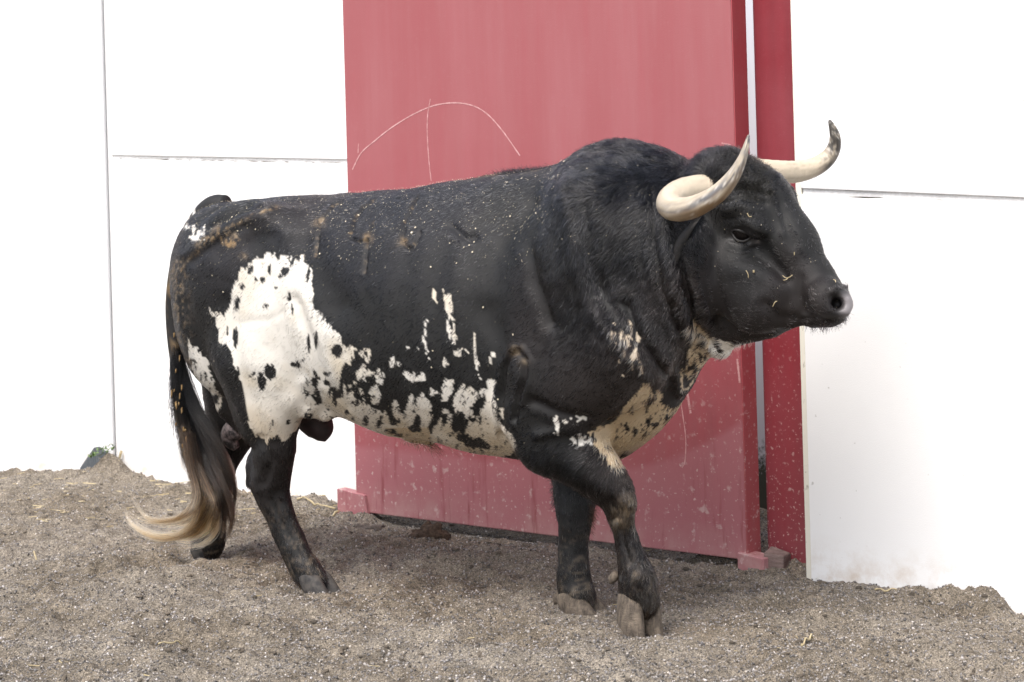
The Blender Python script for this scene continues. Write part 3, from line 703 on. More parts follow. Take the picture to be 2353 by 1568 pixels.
def coat(p, jitter=0.0):
    """white share, tan share for points p on the body"""
    xy0 = chart(p); n = len(p)
    # ragged edges run along the lie of the hair
    q = np.column_stack((xy0[:, 0]/9, xy0[:, 1]/34)); q2 = np.column_stack((xy0[:, 0]/4, xy0[:, 1]/16))
    xy = xy0+np.column_stack((2.5*vnoise(q*1.3, 31)+1.5*vnoise(q2, 33), 15*vnoise(q, 32)+8*vnoise(q2, 34)))
    if jitter: xy = xy+rng.normal(size=xy.shape)*np.array((.4, 2.0))*jitter
    torso = p[:, 2] > .40
    mott = fbm(np.column_stack((xy0[:, 0]/15, xy0[:, 1]/22)), 41, 2); fine = fbm(np.column_stack((xy0[:, 0]/6, xy0[:, 1]/13)), 45, 2)
    w = poly(xy, HIP) & torso
    w |= poly(xy, REAR) & (fine > -.45) & torso
    for s in STREAKS: w |= poly(xy0+(xy-xy0)*.35, s) & (fine > -.3)
    xs = xy0+(xy-xy0)*.45
    for s in WSPOT: w |= spot(xs, *s) & torso & (fine > -.55)
    belly = (xy0[:, 0]/D > 850) & (xy0[:, 0]/D < 1260) & (xy0[:, 1]/D > 870)
    w |= belly & torso & (mott > .62)
    yb = pch(np.array(BOT)[:, 0], np.array(BOT)[:, 1], xy0[:, 0]); under = torso & (xy0[:, 0] > 690) & (xy0[:, 0] < 1162) & (yb-xy0[:, 1] < 34+30*mott+np.clip((xy0[:, 0]-960)*.12, 0, 20)) & (p[:, 0] < 1.05)
    w |= under & (fine > -.6)
    for s in BSPOT: w &= ~spot(xs, *s)
    w &= ~((xy0[:, 0]/D > 760) & (xy0[:, 0]/D < 1000) & (xy0[:, 1]/D > 930) & (mott > .45) & (fine > -.2))
    br = poly(xy0+(xy-xy0)*.3, BRISKET) & torso & (p[:, 0] > 1.05); tan = np.zeros(n)
    w |= br & (fine+.5*mott > -.55); tan[br] = 1
    th = poly(xy0+(xy-xy0)*.4, THROAT) & torso; w |= th & ((fine > -.05) | (xy0[:, 1]/D > 850) & (xy0[:, 0]/D > 1775) & (fine > -.5)); tan[th & (xy0[:, 0]/D < 1775)] = .8
    cs = poly(xy0, [(1525, 814), (1570, 790), (1610, 860), (1612, 935), (1560, 945), (1530, 880)]) & (fine > .42); w |= cs; tan[cs] = .7
    sh = (spot(xs, 1430, 1048, 42, 8, -8) | spot(xs, 1462, 1105, 40, 14, 10) | spot(xs, 1390, 1070, 8, 26, 0)) & (fine > -.15); w |= sh
    pz = (xy0[:, 0]/D > 965) & (xy0[:, 0]/D < 1075) & (xy0[:, 1]/D > 1070) & (xy0[:, 1]/D < 1130); tan[pz] = .9
    tan = np.maximum(tan, np.clip((xy0[:, 1]/D-960)/300, 0, .45)*(xy0[:, 0]/D < 1300))
    # the pale tail root
    tr = (xy0[:, 0]/D > 462) & (xy0[:, 0]/D < 512) & (xy0[:, 1]/D > 560) & (xy0[:, 1]/D < 602) & (fine > .25); w |= tr
    return w, tan
DUST = np.array((.23, .18, .125)); OCHRE = np.array((.30, .20, .10))
def dirt(p):
    xy = chart(p); n = len(p); fine = fbm(np.column_stack((xy[:, 0]/5, xy[:, 1]/7)), 61, 3); d = np.zeros(n)
    for b in BRANDS: d = np.maximum(d, np.exp(-(seg_dist(xy, b)/3.2)**2)*np.clip(-.2+1.1*fine, 0, .8))
    d = np.maximum(d, np.exp(-(seg_dist(xy, [(430, 600), (470, 560), (520, 525), (590, 490), (640, 475)])/4)**2)*np.clip(.15+fine, 0, 1))
    d = np.maximum(d, np.exp(-(seg_dist(xy, [(452, 560), (480, 545), (505, 520)])/6)**2)*np.clip(.2+fine, 0, 1))
    d = np.maximum(d, (((xy[:, 0]-528)/22)**2+((xy[:, 1]-551)/20)**2 < 1)*np.clip(.25+fine, 0, 1))
    d = np.maximum(d, np.exp(-((xy[:, 0]-408-.06*(xy[:, 1]-620))/20)**2)*(xy[:, 1] > 590)*(xy[:, 1] < 860)*np.clip(-.05+.9*fine, 0, .8)*(p[:, 0] < -.2))
    d = np.maximum(d, np.exp(-(seg_dist(xy, [(1000, 413), (1100, 402), (1230, 388)])/5)**2)*np.clip(.5+.6*fine, 0, 1))
    for x, y, r in ((1186, 806, 11), (1205, 832, 8), (1435, 1175, 26), (735, 512, 11), (846, 548, 10), (928, 556, 9), (1461, 1324, 10), (560, 590, 7), (1425, 1195, 18), (1445, 1150, 14)):
        d = np.maximum(d, np.exp(-((xy[:, 0]-x)**2+(xy[:, 1]-y)**2)/(r*r))*np.clip(.6+.8*fine, 0, 1))
    z = p[:, 2]
    d = np.maximum(d, np.clip((.30-z)/.5, 0, .45)*np.clip(-.05+1.2*fine, 0, 1))
    return np.clip(d, 0, 1)
def coat_rgb(p, jitter=0.0, lift=1.0):
    w, tan = coat(p, jitter); n = len(p)
    v = rng.uniform(.75, 1.25, n)[:, None] if jitter else np.ones((n, 1))
    brown = np.clip(.5*fbm(p*4, 71, 2)+np.clip((p[:, 0]-1.0)*1.2, 0, .6)*np.clip((1.15-p[:, 2])*2, 0, 1), 0, 1)[:, None]
    black = np.array((.0052, .0052, .0066))*(1-brown)+np.array((.016, .0105, .008))*brown
    xy = chart(p); grain = vnoise(np.column_stack((xy[:, 0]/2.6, xy[:, 1]/8.5)), 51)+.6*vnoise(p*75, 53)
    if jitter: v = v*np.exp(.55*grain)[:, None]
    white = np.array((.61, .585, .535))*(1-tan[:, None])+np.array((.44, .34, .22))*tan[:, None]
    white = white*(1-np.array((.10, .16, .26))*np.clip(.15+fbm(p*9, 77, 3), 0, 1)[:, None])
    flank_pale = (np.clip((1.05-p[:, 0])*3, 0, 1)*np.clip((p[:, 2]-.85)*3, 0, 1)*np.clip(.6+fbm(p*6, 87, 3), 0, 1.3))[:, None]  # black coat made paler in patches over the upper flank and back
    black = black*(1+.5*flank_pale)+np.array((.0015, .0014, .0015))*flank_pale
    c = np.where(w[:, None], white, black*v*lift)
    d = dirt(p)[:, None]; o = np.clip(.5+fbm(p*23, 79, 2), 0, 1)[:, None]
    o = o*(p[:, [2]] > .45)
    c = c*(1-.8*d)+(DUST*(1-o)+OCHRE*o)*.8*d
    return c, w
m = NT('hide'); m.base(m.mix(m.attr('bare', 'Fac'), m.attr('tint'), m.attr('skin'))).set(Roughness=.62)
m.b.inputs['Specular IOR Level'].default_value = .35
m.l(m.math('SUBTRACT', .62, m.math('MULTIPLY', m.attr('bare', 'Fac'), .32)), m.b.inputs['Roughness'])
m.bump(m.noise(420, 3, .6), .25, .003); HIDE = m.m
HM = Matrix(((UX, NX, 0, OX), (UY, NY, 0, OY), (0, 0, 1, 0), (0, 0, 0, 1)))
# the across axis points away from the camera, so the body frame is left-handed in the mesh: store world-oriented points
def to_local(p):
    w = b2w(p); w[..., 0] -= OX; w[..., 1] -= OY; return w
left = (UX*NY-UY*NX) > 0
if np.dot(np.cross(bv[bf[:, 1]]-bv[bf[:, 0]], bv[bf[:, 2]]-bv[bf[:, 0]]).ravel(), bv[bf[:, 0]].ravel()) < 0: bf = bf[:, ::-1].copy()
bull = mesh_obj('bull', to_local(bv), bf, HIDE)
bull.location = (OX, OY, 0)
tag(bull, 'black and white fighting bull with upturned horns walking past the red gate', 'bull')
tint, _ = coat_rgb(bv); tint = np.maximum(tint, .007); vcol(bull, 'tint', tint)
px = chart(bv)
nose = np.clip(1.7-np.sqrt(((px[:, 0]-1948)/26)**2+((px[:, 1]-702)/36)**2)*1.35, 0, 1)*(bv[:, 0] > 1.2)
nostril_shade = np.exp(-(((px[:, 0]-1927)/15)**2+((px[:, 1]-700)/15)**2)**2)  # shade of the nostril hollow, painted into the skin colour
eyer = np.exp(-((px[:, 0]-1706)/34)**4-((px[:, 1]-543)/22)**4)*(bv[:, 0] > 1.2)
mouth = np.exp(-(seg_dist(px, [(1846, 722), (1890, 728), (1935, 730)])/5)**2)*(bv[:, 0] > 1.2)
bare = np.clip(np.maximum.reduce([nose, eyer*.8, mouth*.6]), 0, 1)
skin = np.array((.21, .195, .20))*nose[:, None]+np.array((.03, .029, .03))*(1-nose[:, None]); pale = np.exp(-((px[:, 0]-1740)/9)**2-((px[:, 1]-556)/7)**2)*(bv[:, 0] > 1.2); skin = skin+np.array((.10, .09, .09))*pale[:, None]; bare = np.maximum(bare, pale*.8); skin = skin*(1-.93*nostril_shade[:, None])
vcol(bull, 'skin', skin); vfloat(bull, 'bare', bare)
print('bull body', len(bv), round(time.time()-T0, 1))
# ================================================================= parts of the bull
LOC = lambda pts: to_local(np.array(pts, float))
# ---- horns
m = NT('horn'); m.base(m.attr('tint')).set(Roughness=.46); m.bump(m.noise(90, 5, .7, m.coord(), (1, 1, 1)), .35, .003); HORN = m.m
NEAR_HORN = [(1668, 424, -.03, 33), (1638, 434, -.085, 36), (1604, 438, -.13, 36), (1571, 444, -.185, 35), (1547, 456, -.24, 33), (1539, 471, -.28, 31), (1555, 481, -.305, 28.5), (1587, 478, -.318, 26.5), (1620, 464, -.322, 24), (1655, 440, -.32, 21), (1685, 405, -.314, 16.5), (1705, 367, -.305, 11), (1715, 336, -.297, 7.2), (1719.5, 316, -.291, 4), (1720.5, 310, -.289, 1.5)]
FAR_HORN = [(1715, 392, .10, 30), (1755, 395, .14, 29), (1795, 396, .19, 27), (1828, 395, .24, 25.5), (1858, 389, .28, 23.5), (1885, 377, .31, 21), (1905, 360, .33, 18.5), (1917, 338, .338, 15.5), (1919, 315, .335, 12.5), (1914, 296, .33, 9), (1908, 281, .325, 5), (1906, 276, .323, 2)]
def horn(name, rows, near):
    r = spline(rows, 70); path = np.array([on_plane(a, b, n) for a, b, n, _ in r]); rad = np.array([max(q, .8)*mpp(a, b, n) for a, b, n, q in r])
    rad *= 1+.012*np.sin(np.arange(70)*1.9)*np.linspace(1, 0, 70)
    v, f = sweep(to_local(path), rad, 28)
    o = mesh_obj(name, v, [q[::-1] for q in f], HORN, bull)
    t = np.repeat(np.linspace(0, 1, 70), 28); t = np.append(t, (0, 1)); L = len(v)
    cen = np.concatenate((np.repeat(to_local(path), 28, 0), v[-2:])); side = v-cen; side /= np.linalg.norm(side, axis=1)[:, None]+1e-9
    ang = np.arctan2(side[:, 2], side[:, 0])
    nz = fbm(np.column_stack((t*14, ang*1.6)), 5, 3); nf = fbm(np.column_stack((t*60, ang*5)), 9, 2)
    cream = np.array((.52, .44, .33)); grey = np.array((.10, .107, .125)); brown = np.array((.155, .09, .04)); dark = np.array((.022, .02, .019))
    if near:
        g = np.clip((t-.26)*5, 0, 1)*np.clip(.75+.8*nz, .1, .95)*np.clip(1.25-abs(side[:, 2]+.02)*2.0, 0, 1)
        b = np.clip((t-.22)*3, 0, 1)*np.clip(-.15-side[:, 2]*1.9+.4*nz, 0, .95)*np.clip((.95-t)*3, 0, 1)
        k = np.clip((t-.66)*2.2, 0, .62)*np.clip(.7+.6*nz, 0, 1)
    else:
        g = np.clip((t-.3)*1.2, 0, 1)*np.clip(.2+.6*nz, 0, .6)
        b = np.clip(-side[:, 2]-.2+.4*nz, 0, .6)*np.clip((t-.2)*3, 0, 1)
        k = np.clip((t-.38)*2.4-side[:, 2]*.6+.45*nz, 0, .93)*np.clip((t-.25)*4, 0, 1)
    c = np.tile(cream, (L, 1))*(1+.08*nf[:, None])
    for w, q in ((g, grey), (b, brown), (k, dark)): c = c*(1-w[:, None])+q*w[:, None]
    c *= 1-.25*np.clip(nf-.3, 0, 1)[:, None]; st = fbm(np.column_stack((t*5, ang*7)), 23, 3); c *= (1-.30*np.clip(st, 0, 1)*np.clip(t*6, 0, 1))[:, None]; ch = np.clip(fbm(np.column_stack((t*40, ang*9)), 29, 2)-.45, 0, 1)[:, None]*np.clip((t-.3)*3, 0, 1)[:, None]; c = c*(1-ch)+np.array((.6, .56, .5))*ch
    c = c*(1-np.clip(.10-t, 0, .1)[:, None]*5)+brown*np.clip(.10-t, 0, .1)[:, None]*5
    vcol(o, 'tint', np.clip(c, .01, .9)); return o
horn('horn', NEAR_HORN, True)['label'] = 'cream horn with grey streaks curving forward'
horn('horn', FAR_HORN, False)['label'] = 'cream horn darkening to a near-black tip'
# ---- eyes
m = NT('eye'); m.base((lambda: m.mix(.5, (.004, .004, .006), (.012, .009, .007)))()).set(Roughness=.04); EYE = m.m; m.b.inputs['Specular IOR Level'].default_value = .15
m = NT('eyelid_skin'); m.base(m.ramp(m.noise(260, 3, .6), [(.4, (.022, .021, .022)), (.7, (.036, .033, .033))])).set(Roughness=.42); LID = m.m
def hit(x, y):         # the first point of the body met by a sight line
    q = b2px(bv); fc = (bn@VIEW) > .05; c = np.where(fc & (np.hypot(q[:, 0]-x, q[:, 1]-y) < 5))[0]
    w = b2w(bv[c]); return c[np.argmin(w[:, 1])]
ei = hit(1703, 542); ec, en = bv[ei].copy(), bn[ei].copy()
for s in (-1, 1):
    c = ec.copy(); nn = en.copy()
    if s > 0: c[1] *= -1; nn[1] *= -1
    bm_v, bm_f = [], []
    cc = c-nn*.0125; R_ = .028
    for i in range(17):
        for j in range(24):
            a, b = math.pi*i/16, 2*math.pi*j/24
            bm_v.append(cc+R_*np.array((math.sin(a)*math.cos(b), math.sin(a)*math.sin(b), math.cos(a))))
    for i in range(16):
        for j in range(24): k = (j+1) % 24; bm_f.append((i*24+j, i*24+k, (i+1)*24+k, (i+1)*24+j))
    mesh_obj('eye', LOC(bm_v), bm_f, EYE, bull)
    # lids: an almond ring lying on the ball
    tu = np.array((.62, 0, -.30)); tu -= nn*tu.dot(nn); tu /= np.linalg.norm(tu); tv = np.cross(nn, tu); tv *= np.sign(tv[2])
    for up in (1, -1):
        ring = []
        for t in np.linspace(-1, 1, 22):
            x = .0290*t; y = up*((.0190 if up > 0 else .0155)*(1-t*t)**.8)+.001
            d = math.sqrt(max(R_**2-x*x-y*y, 1e-6)); ring.append(cc+tu*x+tv*y+nn*(max(d, .0150)+.0008))
        rr = np.array([.0022+.0022*(1-t*t) for t in np.linspace(-1, 1, 22)])
        v, f = sweep(LOC(ring), rr, 10); mesh_obj('eyelid', v, f, LID, bull)
# ---- ears, drooping back under the horns
m = NT('ear_hide'); m.base(m.ramp(m.noise(60, 4, .6), [(.4, (.010, .0095, .0095)), (.7, (.022, .018, .016))])).set(Roughness=.7); EARM = m.m
ears = []
for s in (-1, 1):
    r = spline([(1606, 500, -.15, 10), (1588, 515, -.185, 22), (1566, 545, -.205, 27), (1552, 580, -.21, 22), (1548, 608, -.21, 10), (1548, 618, -.21, 2)], 16)
    v, f = [], []; K = 12
    for i, (x, y, n, w) in enumerate(r):
        c = on_plane(x, y, n); ww = max(w, 1)*.00128
        for j in range(K):
            a = 2*math.pi*j/K; e = np.array((.85, -.25, .35))*math.cos(a)*ww+np.array((.25, .9, .1))*(math.sin(a)*ww*.28+ww*.35*math.cos(a)**2)
            p = c+e
            if s > 0: p[1] *= -1
            v.append(p)
    for i in range(15):
        for j in range(K): k = (j+1) % K; f.append((i*K+j, i*K+k, (i+1)*K+k, (i+1)*K+j))
    f += [tuple(range(K)), tuple(range(15*K, 16*K))[::-1]]
    e = mesh_obj('ear', LOC(v), f, EARM, bull); ears.append(np.array(v)); e.modifiers.new('s', 'SUBSURF').levels = 1
# ---- hooves: two claws each, dew claws behind
m = NT('hoof_horn'); m.base(m.mix(m.ramp(m.noise(46, 6, .72, m.coord(), (1.6, 1.6, .55)), [(.36, 0.0), (.64, 1.0)]), (.045, .035, .027), (.165, .132, .10))).set(Roughness=.8); m.bump(m.noise(60, 5, .7, m.coord(), (1, 1, 3)), .8, .005); HOOF = m.m
m = NT('dark_hoof'); m.base(m.ramp(m.noise(50, 4, .6), [(.35, (.018, .017, .018)), (.7, (.075, .066, .058))])).set(Roughness=.75); DHOOF = m.m
def claw_mesh(length, width, height, toe):
    # a claw: flat sole, sloping front wall, heel behind; x forward, y across, z up
    rings = [(0.0, 1.0, 1.0), (.35, .97, .97), (.7, .88, .90), (.92, .78, .84), (1.0, .66, .76)]
    v, f = [], []; K = 20
    for h, sl, sw in rings:
        for j in range(K):
            a = 2*math.pi*j/K; cx, sy = math.cos(a), math.sin(a)
            x = (abs(cx)**.8*math.copysign(1, cx))*length*.5*sl*(1.08 if cx > 0 else .92)
            pinch = 1-.42*max(cx, 0)**2.2
            v.append((x-toe*h*length*.42, (abs(sy)**.75*math.copysign(1, sy))*width*.5*sw*pinch, h*height*(1-.28*max(-cx, 0)*(h > 0))))
    for i in range(len(rings)-1):
        for j in range(K): k = (j+1) % K; f.append((i*K+j, i*K+k, (i+1)*K+k, (i+1)*K+j))
    f += [tuple(range(K))[::-1], tuple(range((len(rings)-1)*K, len(rings)*K))]
    return np.array(v), f
def foot(cx, cy, n, hd, pitch, L, Wd, H, mat, z0=None, dew=None, name='hoof_claw', spread=.5):
    c = on_plane(cx, cy, n)
    if z0 is not None: c[2] = z0
    for s in (-1, 1):
        v, f = claw_mesh(L, Wd, H, 1.0)
        v[:, 1] += s*Wd*spread; a = math.radians(s*4); x, y = v[:, 0].copy(), v[:, 1].copy(); v[:, 0] = x*math.cos(a)+y*math.sin(a)*-1; v[:, 1] = x*math.sin(a)+y*math.cos(a)
        p = math.radians(pitch); x, z = v[:, 0].copy(), v[:, 2].copy(); v[:, 0] = x*math.cos(p)+z*math.sin(p); v[:, 2] = -x*math.sin(p)+z*math.cos(p)
        h = math.radians(hd); x, y = v[:, 0].copy(), v[:, 1].copy(); v[:, 0] = x*math.cos(h)-y*math.sin(h); v[:, 1] = x*math.sin(h)+y*math.cos(h)
        o = mesh_obj(name, LOC(v+c), f, mat, bull); bevel(o, .006, 3)
    for d in dew or ():
        r = spline(d, 8); v, f = sweep(LOC([on_plane(x, y, nn) for x, y, nn, _ in r]), [q*.00125 for *_, q in r], 12); mesh_obj('dewclaw', v, f, mat, bull)
foot(1471, 1446, -.105, -18, 28, .118, .062, .092, HOOF, None, [[(1418, 1318, -.115, 9), (1408, 1330, -.115, 11), (1403, 1341, -.115, 4)]])
foot(1345, 1411, .10, 4, -3, .112, .058, .062, HOOF, -.006, [[(1288, 1362, .09, 8), (1280, 1376, .09, 10), (1276, 1388, .09, 4)]])
foot(742, 1346, -.10, 2, 4, .100, .052, .062, DHOOF, -.008)
foot(466, 1276, .10, 0, 52, .085, .05, .07, DHOOF, .012)
# ---- dark pendulous skin between the hind legs
m = NT('dark_bare_skin'); m.base(m.ramp(m.noise(40, 4, .6), [(.35, (.012, .007, .008)), (.7, (.035, .016, .018))])).set(Roughness=.6); m.bump(m.noise(150, 4, .6), .3, .004); SK = m.m
r = spline([(668, 925, .02, 34), (690, 945, .02, 36), (706, 962, .02, 34), (722, 978, .02, 33), (734, 988, .02, 31), (741, 996, .02, 24), (744, 1006, .02, 12), (744, 1012, .02, 2)], 26)
r = spline([(690, 930, .0, 38), (706, 945, .0, 40), (720, 962, .0, 40), (731, 978, .0, 36), (739, 992, .0, 30), (744, 1006, .0, 18), (747, 1015, .0, 2)], 26)
v, f = sweep(LOC([on_plane(x, y, n) for x, y, n, _ in r]), [q*mpp(x, y, n) for x, y, n, q in r], 24); mesh_obj('scrotum', v, f, SK, bull)
r = spline([(548, 980, .05, 26), (532, 995, .06, 24), (530, 1012, .06, 19), (543, 1032, .07, 9)], 14)
m = NT('pink_speckled_skin'); m.base(m.ramp(m.noise(46, 4, .7), [(.42, (.02, .017, .018)), (.58, (.22, .175, .17))])).set(Roughness=.7)
v, f = sweep(LOC([on_plane(x, y, n) for x, y, n, _ in r]), [q*mpp(x, y, n) for x, y, n, q in r], 18); mesh_obj('inner_thigh_skin', v, f, m.m, bull)
# ---- tail
TAIL = [(520, 468, 0, 20), (492, 476, 0, 27), (462, 502, 0, 26), (436, 545, -.01, 23), (415, 595, -.02, 21), (404, 650, -.03, 20), (399, 710, -.03, 19), (402, 780, -.03, 18), (410, 850, -.03, 16), (420, 920, -.03, 14), (432, 990, -.03, 12), (440, 1050, -.03, 9), (446, 1100, -.03, 5)]
tr = spline(TAIL, 80); tp = np.array([on_plane(x, y, n) for x, y, n, _ in tr]); trad = np.array([q*mpp(x, y, n) for x, y, n, q in tr])
v, f = sweep(to_local(tp), trad, 18); tail = mesh_obj('tail', v, [q[::-1] for q in f], HIDE, bull)
tv = np.concatenate((np.repeat(tp, 18, 0), tp[:1], tp[-1:])); tt = np.append(np.repeat(np.linspace(0, 1, 80), 18), (0, 1))
nz = fbm(np.column_stack((v[:, 0]*40, v[:, 1]*40, v[:, 2]*25)), 3, 3)
tc = np.tile(np.array((.013, .0125, .013)), (len(v), 1)); wmask = ((tt > .14) & (tt < .215) & (nz > -.1))[:, None]; tc = np.where(wmask, (.6, .58, .55), tc)
om = .6*(np.clip((tt-.2)*4, 0, 1)*np.clip(nz-.15, 0, 1)*np.clip((.8-tt)*5, 0, 1))[:, None]; tc = tc*(1-om)+OCHRE*om
vcol(tail, 'tint', tc); vcol(tail, 'skin', tc); vfloat(tail, 'bare', np.zeros(len(v)))
print('bull parts', round(time.time()-T0, 1))
# ================================================================= hair
m = NT('hair'); hb = m.n('ShaderNodeBsdfHairPrincipled', model='CHIANG', parametrization='COLOR'); m.l(m.attr('tint'), hb.inputs['Color'])
hb.inputs['Roughness'].default_value = .20; hb.inputs['Radial Roughness'].default_value = .35; m.l(m.math('MAXIMUM', m.attr('gloss', 'Fac'), 1.33), hb.inputs['IOR']); hb.inputs['Coat'].default_value = .0; m.l(hb.outputs[0], m.out.inputs['Surface']); HAIR = m.m
def sample_body(n, weight=None):
    a = .5*np.linalg.norm(np.cross(bv[bf[:, 2]]-bv[bf[:, 0]], bv[bf[:, 3]]-bv[bf[:, 1]]), axis=1)
    if weight is not None: a = a*weight
    c = np.cumsum(a); i = np.searchsorted(c, rng.random(n)*c[-1]).clip(0, len(bf)-1)
    u, w = rng.random((n, 1)), rng.random((n, 1)); q = bf[i]
    p = (bv[q[:, 0]]*(1-u)+bv[q[:, 1]]*u)*(1-w)+(bv[q[:, 3]]*(1-u)+bv[q[:, 2]]*u)*w
    nn = bn[q[:, 0]]+bn[q[:, 1]]+bn[q[:, 2]]+bn[q[:, 3]]; nn /= np.linalg.norm(nn, axis=1)[:, None]
    return p, nn
def ss(x, a, b): t = np.clip((x-a)/(b-a), 0, 1); return t*t*(3-2*t)
def flow(p):
    # lie of the coat: back and down; down the legs; on the head up from the muzzle
    f = np.zeros_like(p); f[:, 0] = -.75; f[:, 2] = -.65
    legs = ss(-p[:, 2], -.55, -.40)[:, None]; f = f*(1-legs)+np.array((-.05, 0, -1.0))*legs
    neck = (ss(p[:, 0], .95, 1.15)*ss(p[:, 2], .75, .95))[:, None]; f = f*(1-neck)+np.array((-.45, 0, -.95))*neck
    hd = ss(p[:, 0], 1.42, 1.52)[:, None]*np.where(p[:, [2]] > .75, 1, 0); f = f*(1-hd)+np.array((-.85, 0, .1))*hd
    sw = np.column_stack((fbm(p*3.2, 81, 2), fbm(p*3.2, 83, 2), fbm(p*3.2, 85, 2)))
    amt = (.10+.55*neck+.45*hd)
    return f+sw*amt
def length(p):
    L = np.full(len(p), .013)
    neck = ss(p[:, 0], .95, 1.2)*ss(p[:, 2], .70, .95); L += .009*neck
    top = ss(p[:, 0], .85, 1.05)*ss(p[:, 2], 1.22, 1.34); L += .010*top
    L += .006*ss(-p[:, 2], -.62, -.5)*(p[:, 0] > .9)
    hd = ss(p[:, 0], 1.44, 1.56)*(p[:, 2] > .75); L = L*(1-hd)+hd*(.011+.010*ss(p[:, 2], 1.22, 1.34))
    return L
nearw = np.where((bn[bf[:, 0]]@VIEW) > -.25, 1.0, .22)
bm_ = np.zeros(len(bv))
for b in BRANDS: bm_ = np.maximum(bm_, np.exp(-(seg_dist(chart(bv), b)/3.4)**2))
nearw *= 1-.9*bm_[bf].max(1)
nearw *= 1-.97*(bare[bf].mean(1) > .35)
def coat_hair(n, guard=False):
    p, nn = sample_body(n, nearw)
    f = flow(p); f -= nn*(f*nn).sum(1, keepdims=True); f /= np.linalg.norm(f, axis=1)[:, None]+1e-9
    # hairs of one lock share a direction
    lk = np.column_stack((vnoise(p*38, 91), vnoise(p*38, 92), vnoise(p*38, 93))); lk -= nn*(lk*nn).sum(1, keepdims=True)
    shag = np.clip((length(p)-.013)/.014, 0, 1)[:, None]
    f = f+lk*(.13+.5*shag+.3*ss(p[:, [0]], 1.42, 1.55))+rng.normal(size=p.shape)*(.06+.05*shag); f -= nn*(f*nn).sum(1, keepdims=True); f /= np.linalg.norm(f, axis=1)[:, None]+1e-9
    L = length(p)*rng.uniform(.65, 1.25, n)*(1.25 if guard else 1); lift = (.12+.12*shag[:, 0])*rng.uniform(.6, 1.4, n)
    K = 5; t = np.linspace(0, 1, K); pts = np.zeros((n, K, 3))
    side = np.cross(nn, f); ph = rng.random(n)*.8+vnoise(p*22, 97)*3; wav = (.0040 if guard else .0030)*shag[:, 0]+(.0008 if guard else 0)
    for k in range(K):
        h = lift*(t[k]-.55*t[k]**2)*1.6
        pts[:, k] = p+f*(L*t[k])[:, None]+nn*(h*L-.0012)[:, None]+side*(wav*np.sin(ph+t[k]*5.5)*t[k])[:, None]
    col, w = coat_rgb(p, 9.0 if guard else 4.0)
    roan = (rng.random(n) < .035*(1-shag[:, 0])) & ~w; col[roan] = rng.uniform(.08, .30, (roan.sum(), 1))
    if guard:      # thicker locks on top of the undercoat
        tone = np.exp(rng.normal(size=n)*.75-.3)[:, None]; col = np.where(w[:, None], col*rng.uniform(.75, 1.1, (n, 1)), col*tone)
    rad = ((.00075+.0003*shag[:, 0]*rng.random(n)) if guard else np.where(w, .00040, .00036)*(1+.3*shag[:, 0]))[:, None]*np.array((1, .95, .85, .6, .15))
    gloss = 1.335+.235*ss(p[:, 2], .55, 1.10)*(1-.55*ss(p[:, 0], .95, 1.25)); gloss = gloss+.10*fbm(p*26, 95, 2)*ss(p[:, 0], 1.3, 1.5)+.09*vnoise(p*75, 99)+.07*rng.normal(size=n)+(.10*(rng.random(n) < .3))*(p[:, 2] < .6); gloss = np.where(w, 1.55, np.clip(gloss, 1.33, 1.8))
    return to_local(pts), rad, col, gloss
A, B = coat_hair(330000), coat_hair(85000, True)
hp, hr, hc, hg = [np.concatenate(q) for q in zip(A, B)]
coat_o = hair_obj('coat_hair', hp, hr, hc, HAIR, bull, hg); tag(coat_o, kind='stuff')
# ---- long hair: back tufts, poll, throat, sheath, muzzle, brisket fringe
from mathutils.kdtree import KDTree
kd = KDTree(len(bv))
for i, c in enumerate(bv): kd.insert(c, i)
kd.balance()
def locks(spec, name):
    P_, R_, C_ = [], [], []
    for (x, y, n, sx, sy, sn, cnt, L, d, spread, wave, col) in spec:
        q = np.array([on_plane(x+a, y+b, n+c) for a, b, c in zip(rng.normal(0, sx, cnt), rng.normal(0, sy, cnt), rng.normal(0, sn, cnt))])
        q = np.array([bv[kd.find(c)[1]] for c in q])
        d = np.array(d, float); d = d/np.linalg.norm(d); ll = L*rng.uniform(.5, 1.2, cnt)
        dd = d+rng.normal(size=(cnt, 3))*spread; dd /= np.linalg.norm(dd, axis=1)[:, None]
        K = 6; t = np.linspace(0, 1, K); pts = np.zeros((cnt, K, 3)); ph = rng.random(cnt)*6.3; sd = rng.normal(size=(cnt, 3))
        for k in range(K): pts[:, k] = q+dd*(ll*t[k])[:, None]+sd*(wave*np.sin(ph+t[k]*4)*t[k])[:, None]+np.array((0, 0, -1))*(ll*.25*t[k]**2)[:, None]
        P_.append(pts); R_.append(np.tile(np.array((.00035, .0003, .0003, .00025, .0002, .0001)), (cnt, 1))); C_.append(np.tile(np.array(col), (cnt, 1))*rng.uniform(.7, 1.3, (cnt, 1)))
    return hair_obj(name, to_local(np.concatenate(P_)), np.concatenate(R_), np.concatenate(C_), HAIR, bull)
BK = (.007, .007, .008); BR = (.03, .02, .013)
tag(locks([(1190, 393, 0, 26, 3, .015, 900, .03, (-.8, 0, .35), .35, .004, BK), (1235, 390, 0, 25, 3, .015, 500, .02, (-.9, 0, .2), .3, .003, BK), (1130, 402, 0, 25, 3, .015, 400, .015, (-.9, 0, .2), .3, .003, BR),
       (1415, 328, 0, 60, 3, .03, 900, .02, (-.8, 0, .3), .4, .003, BK), (1540, 362, 0, 30, 5, .03, 400, .022, (-.6, 0, .4), .4, .004, BK)], 'mane'), kind='stuff')
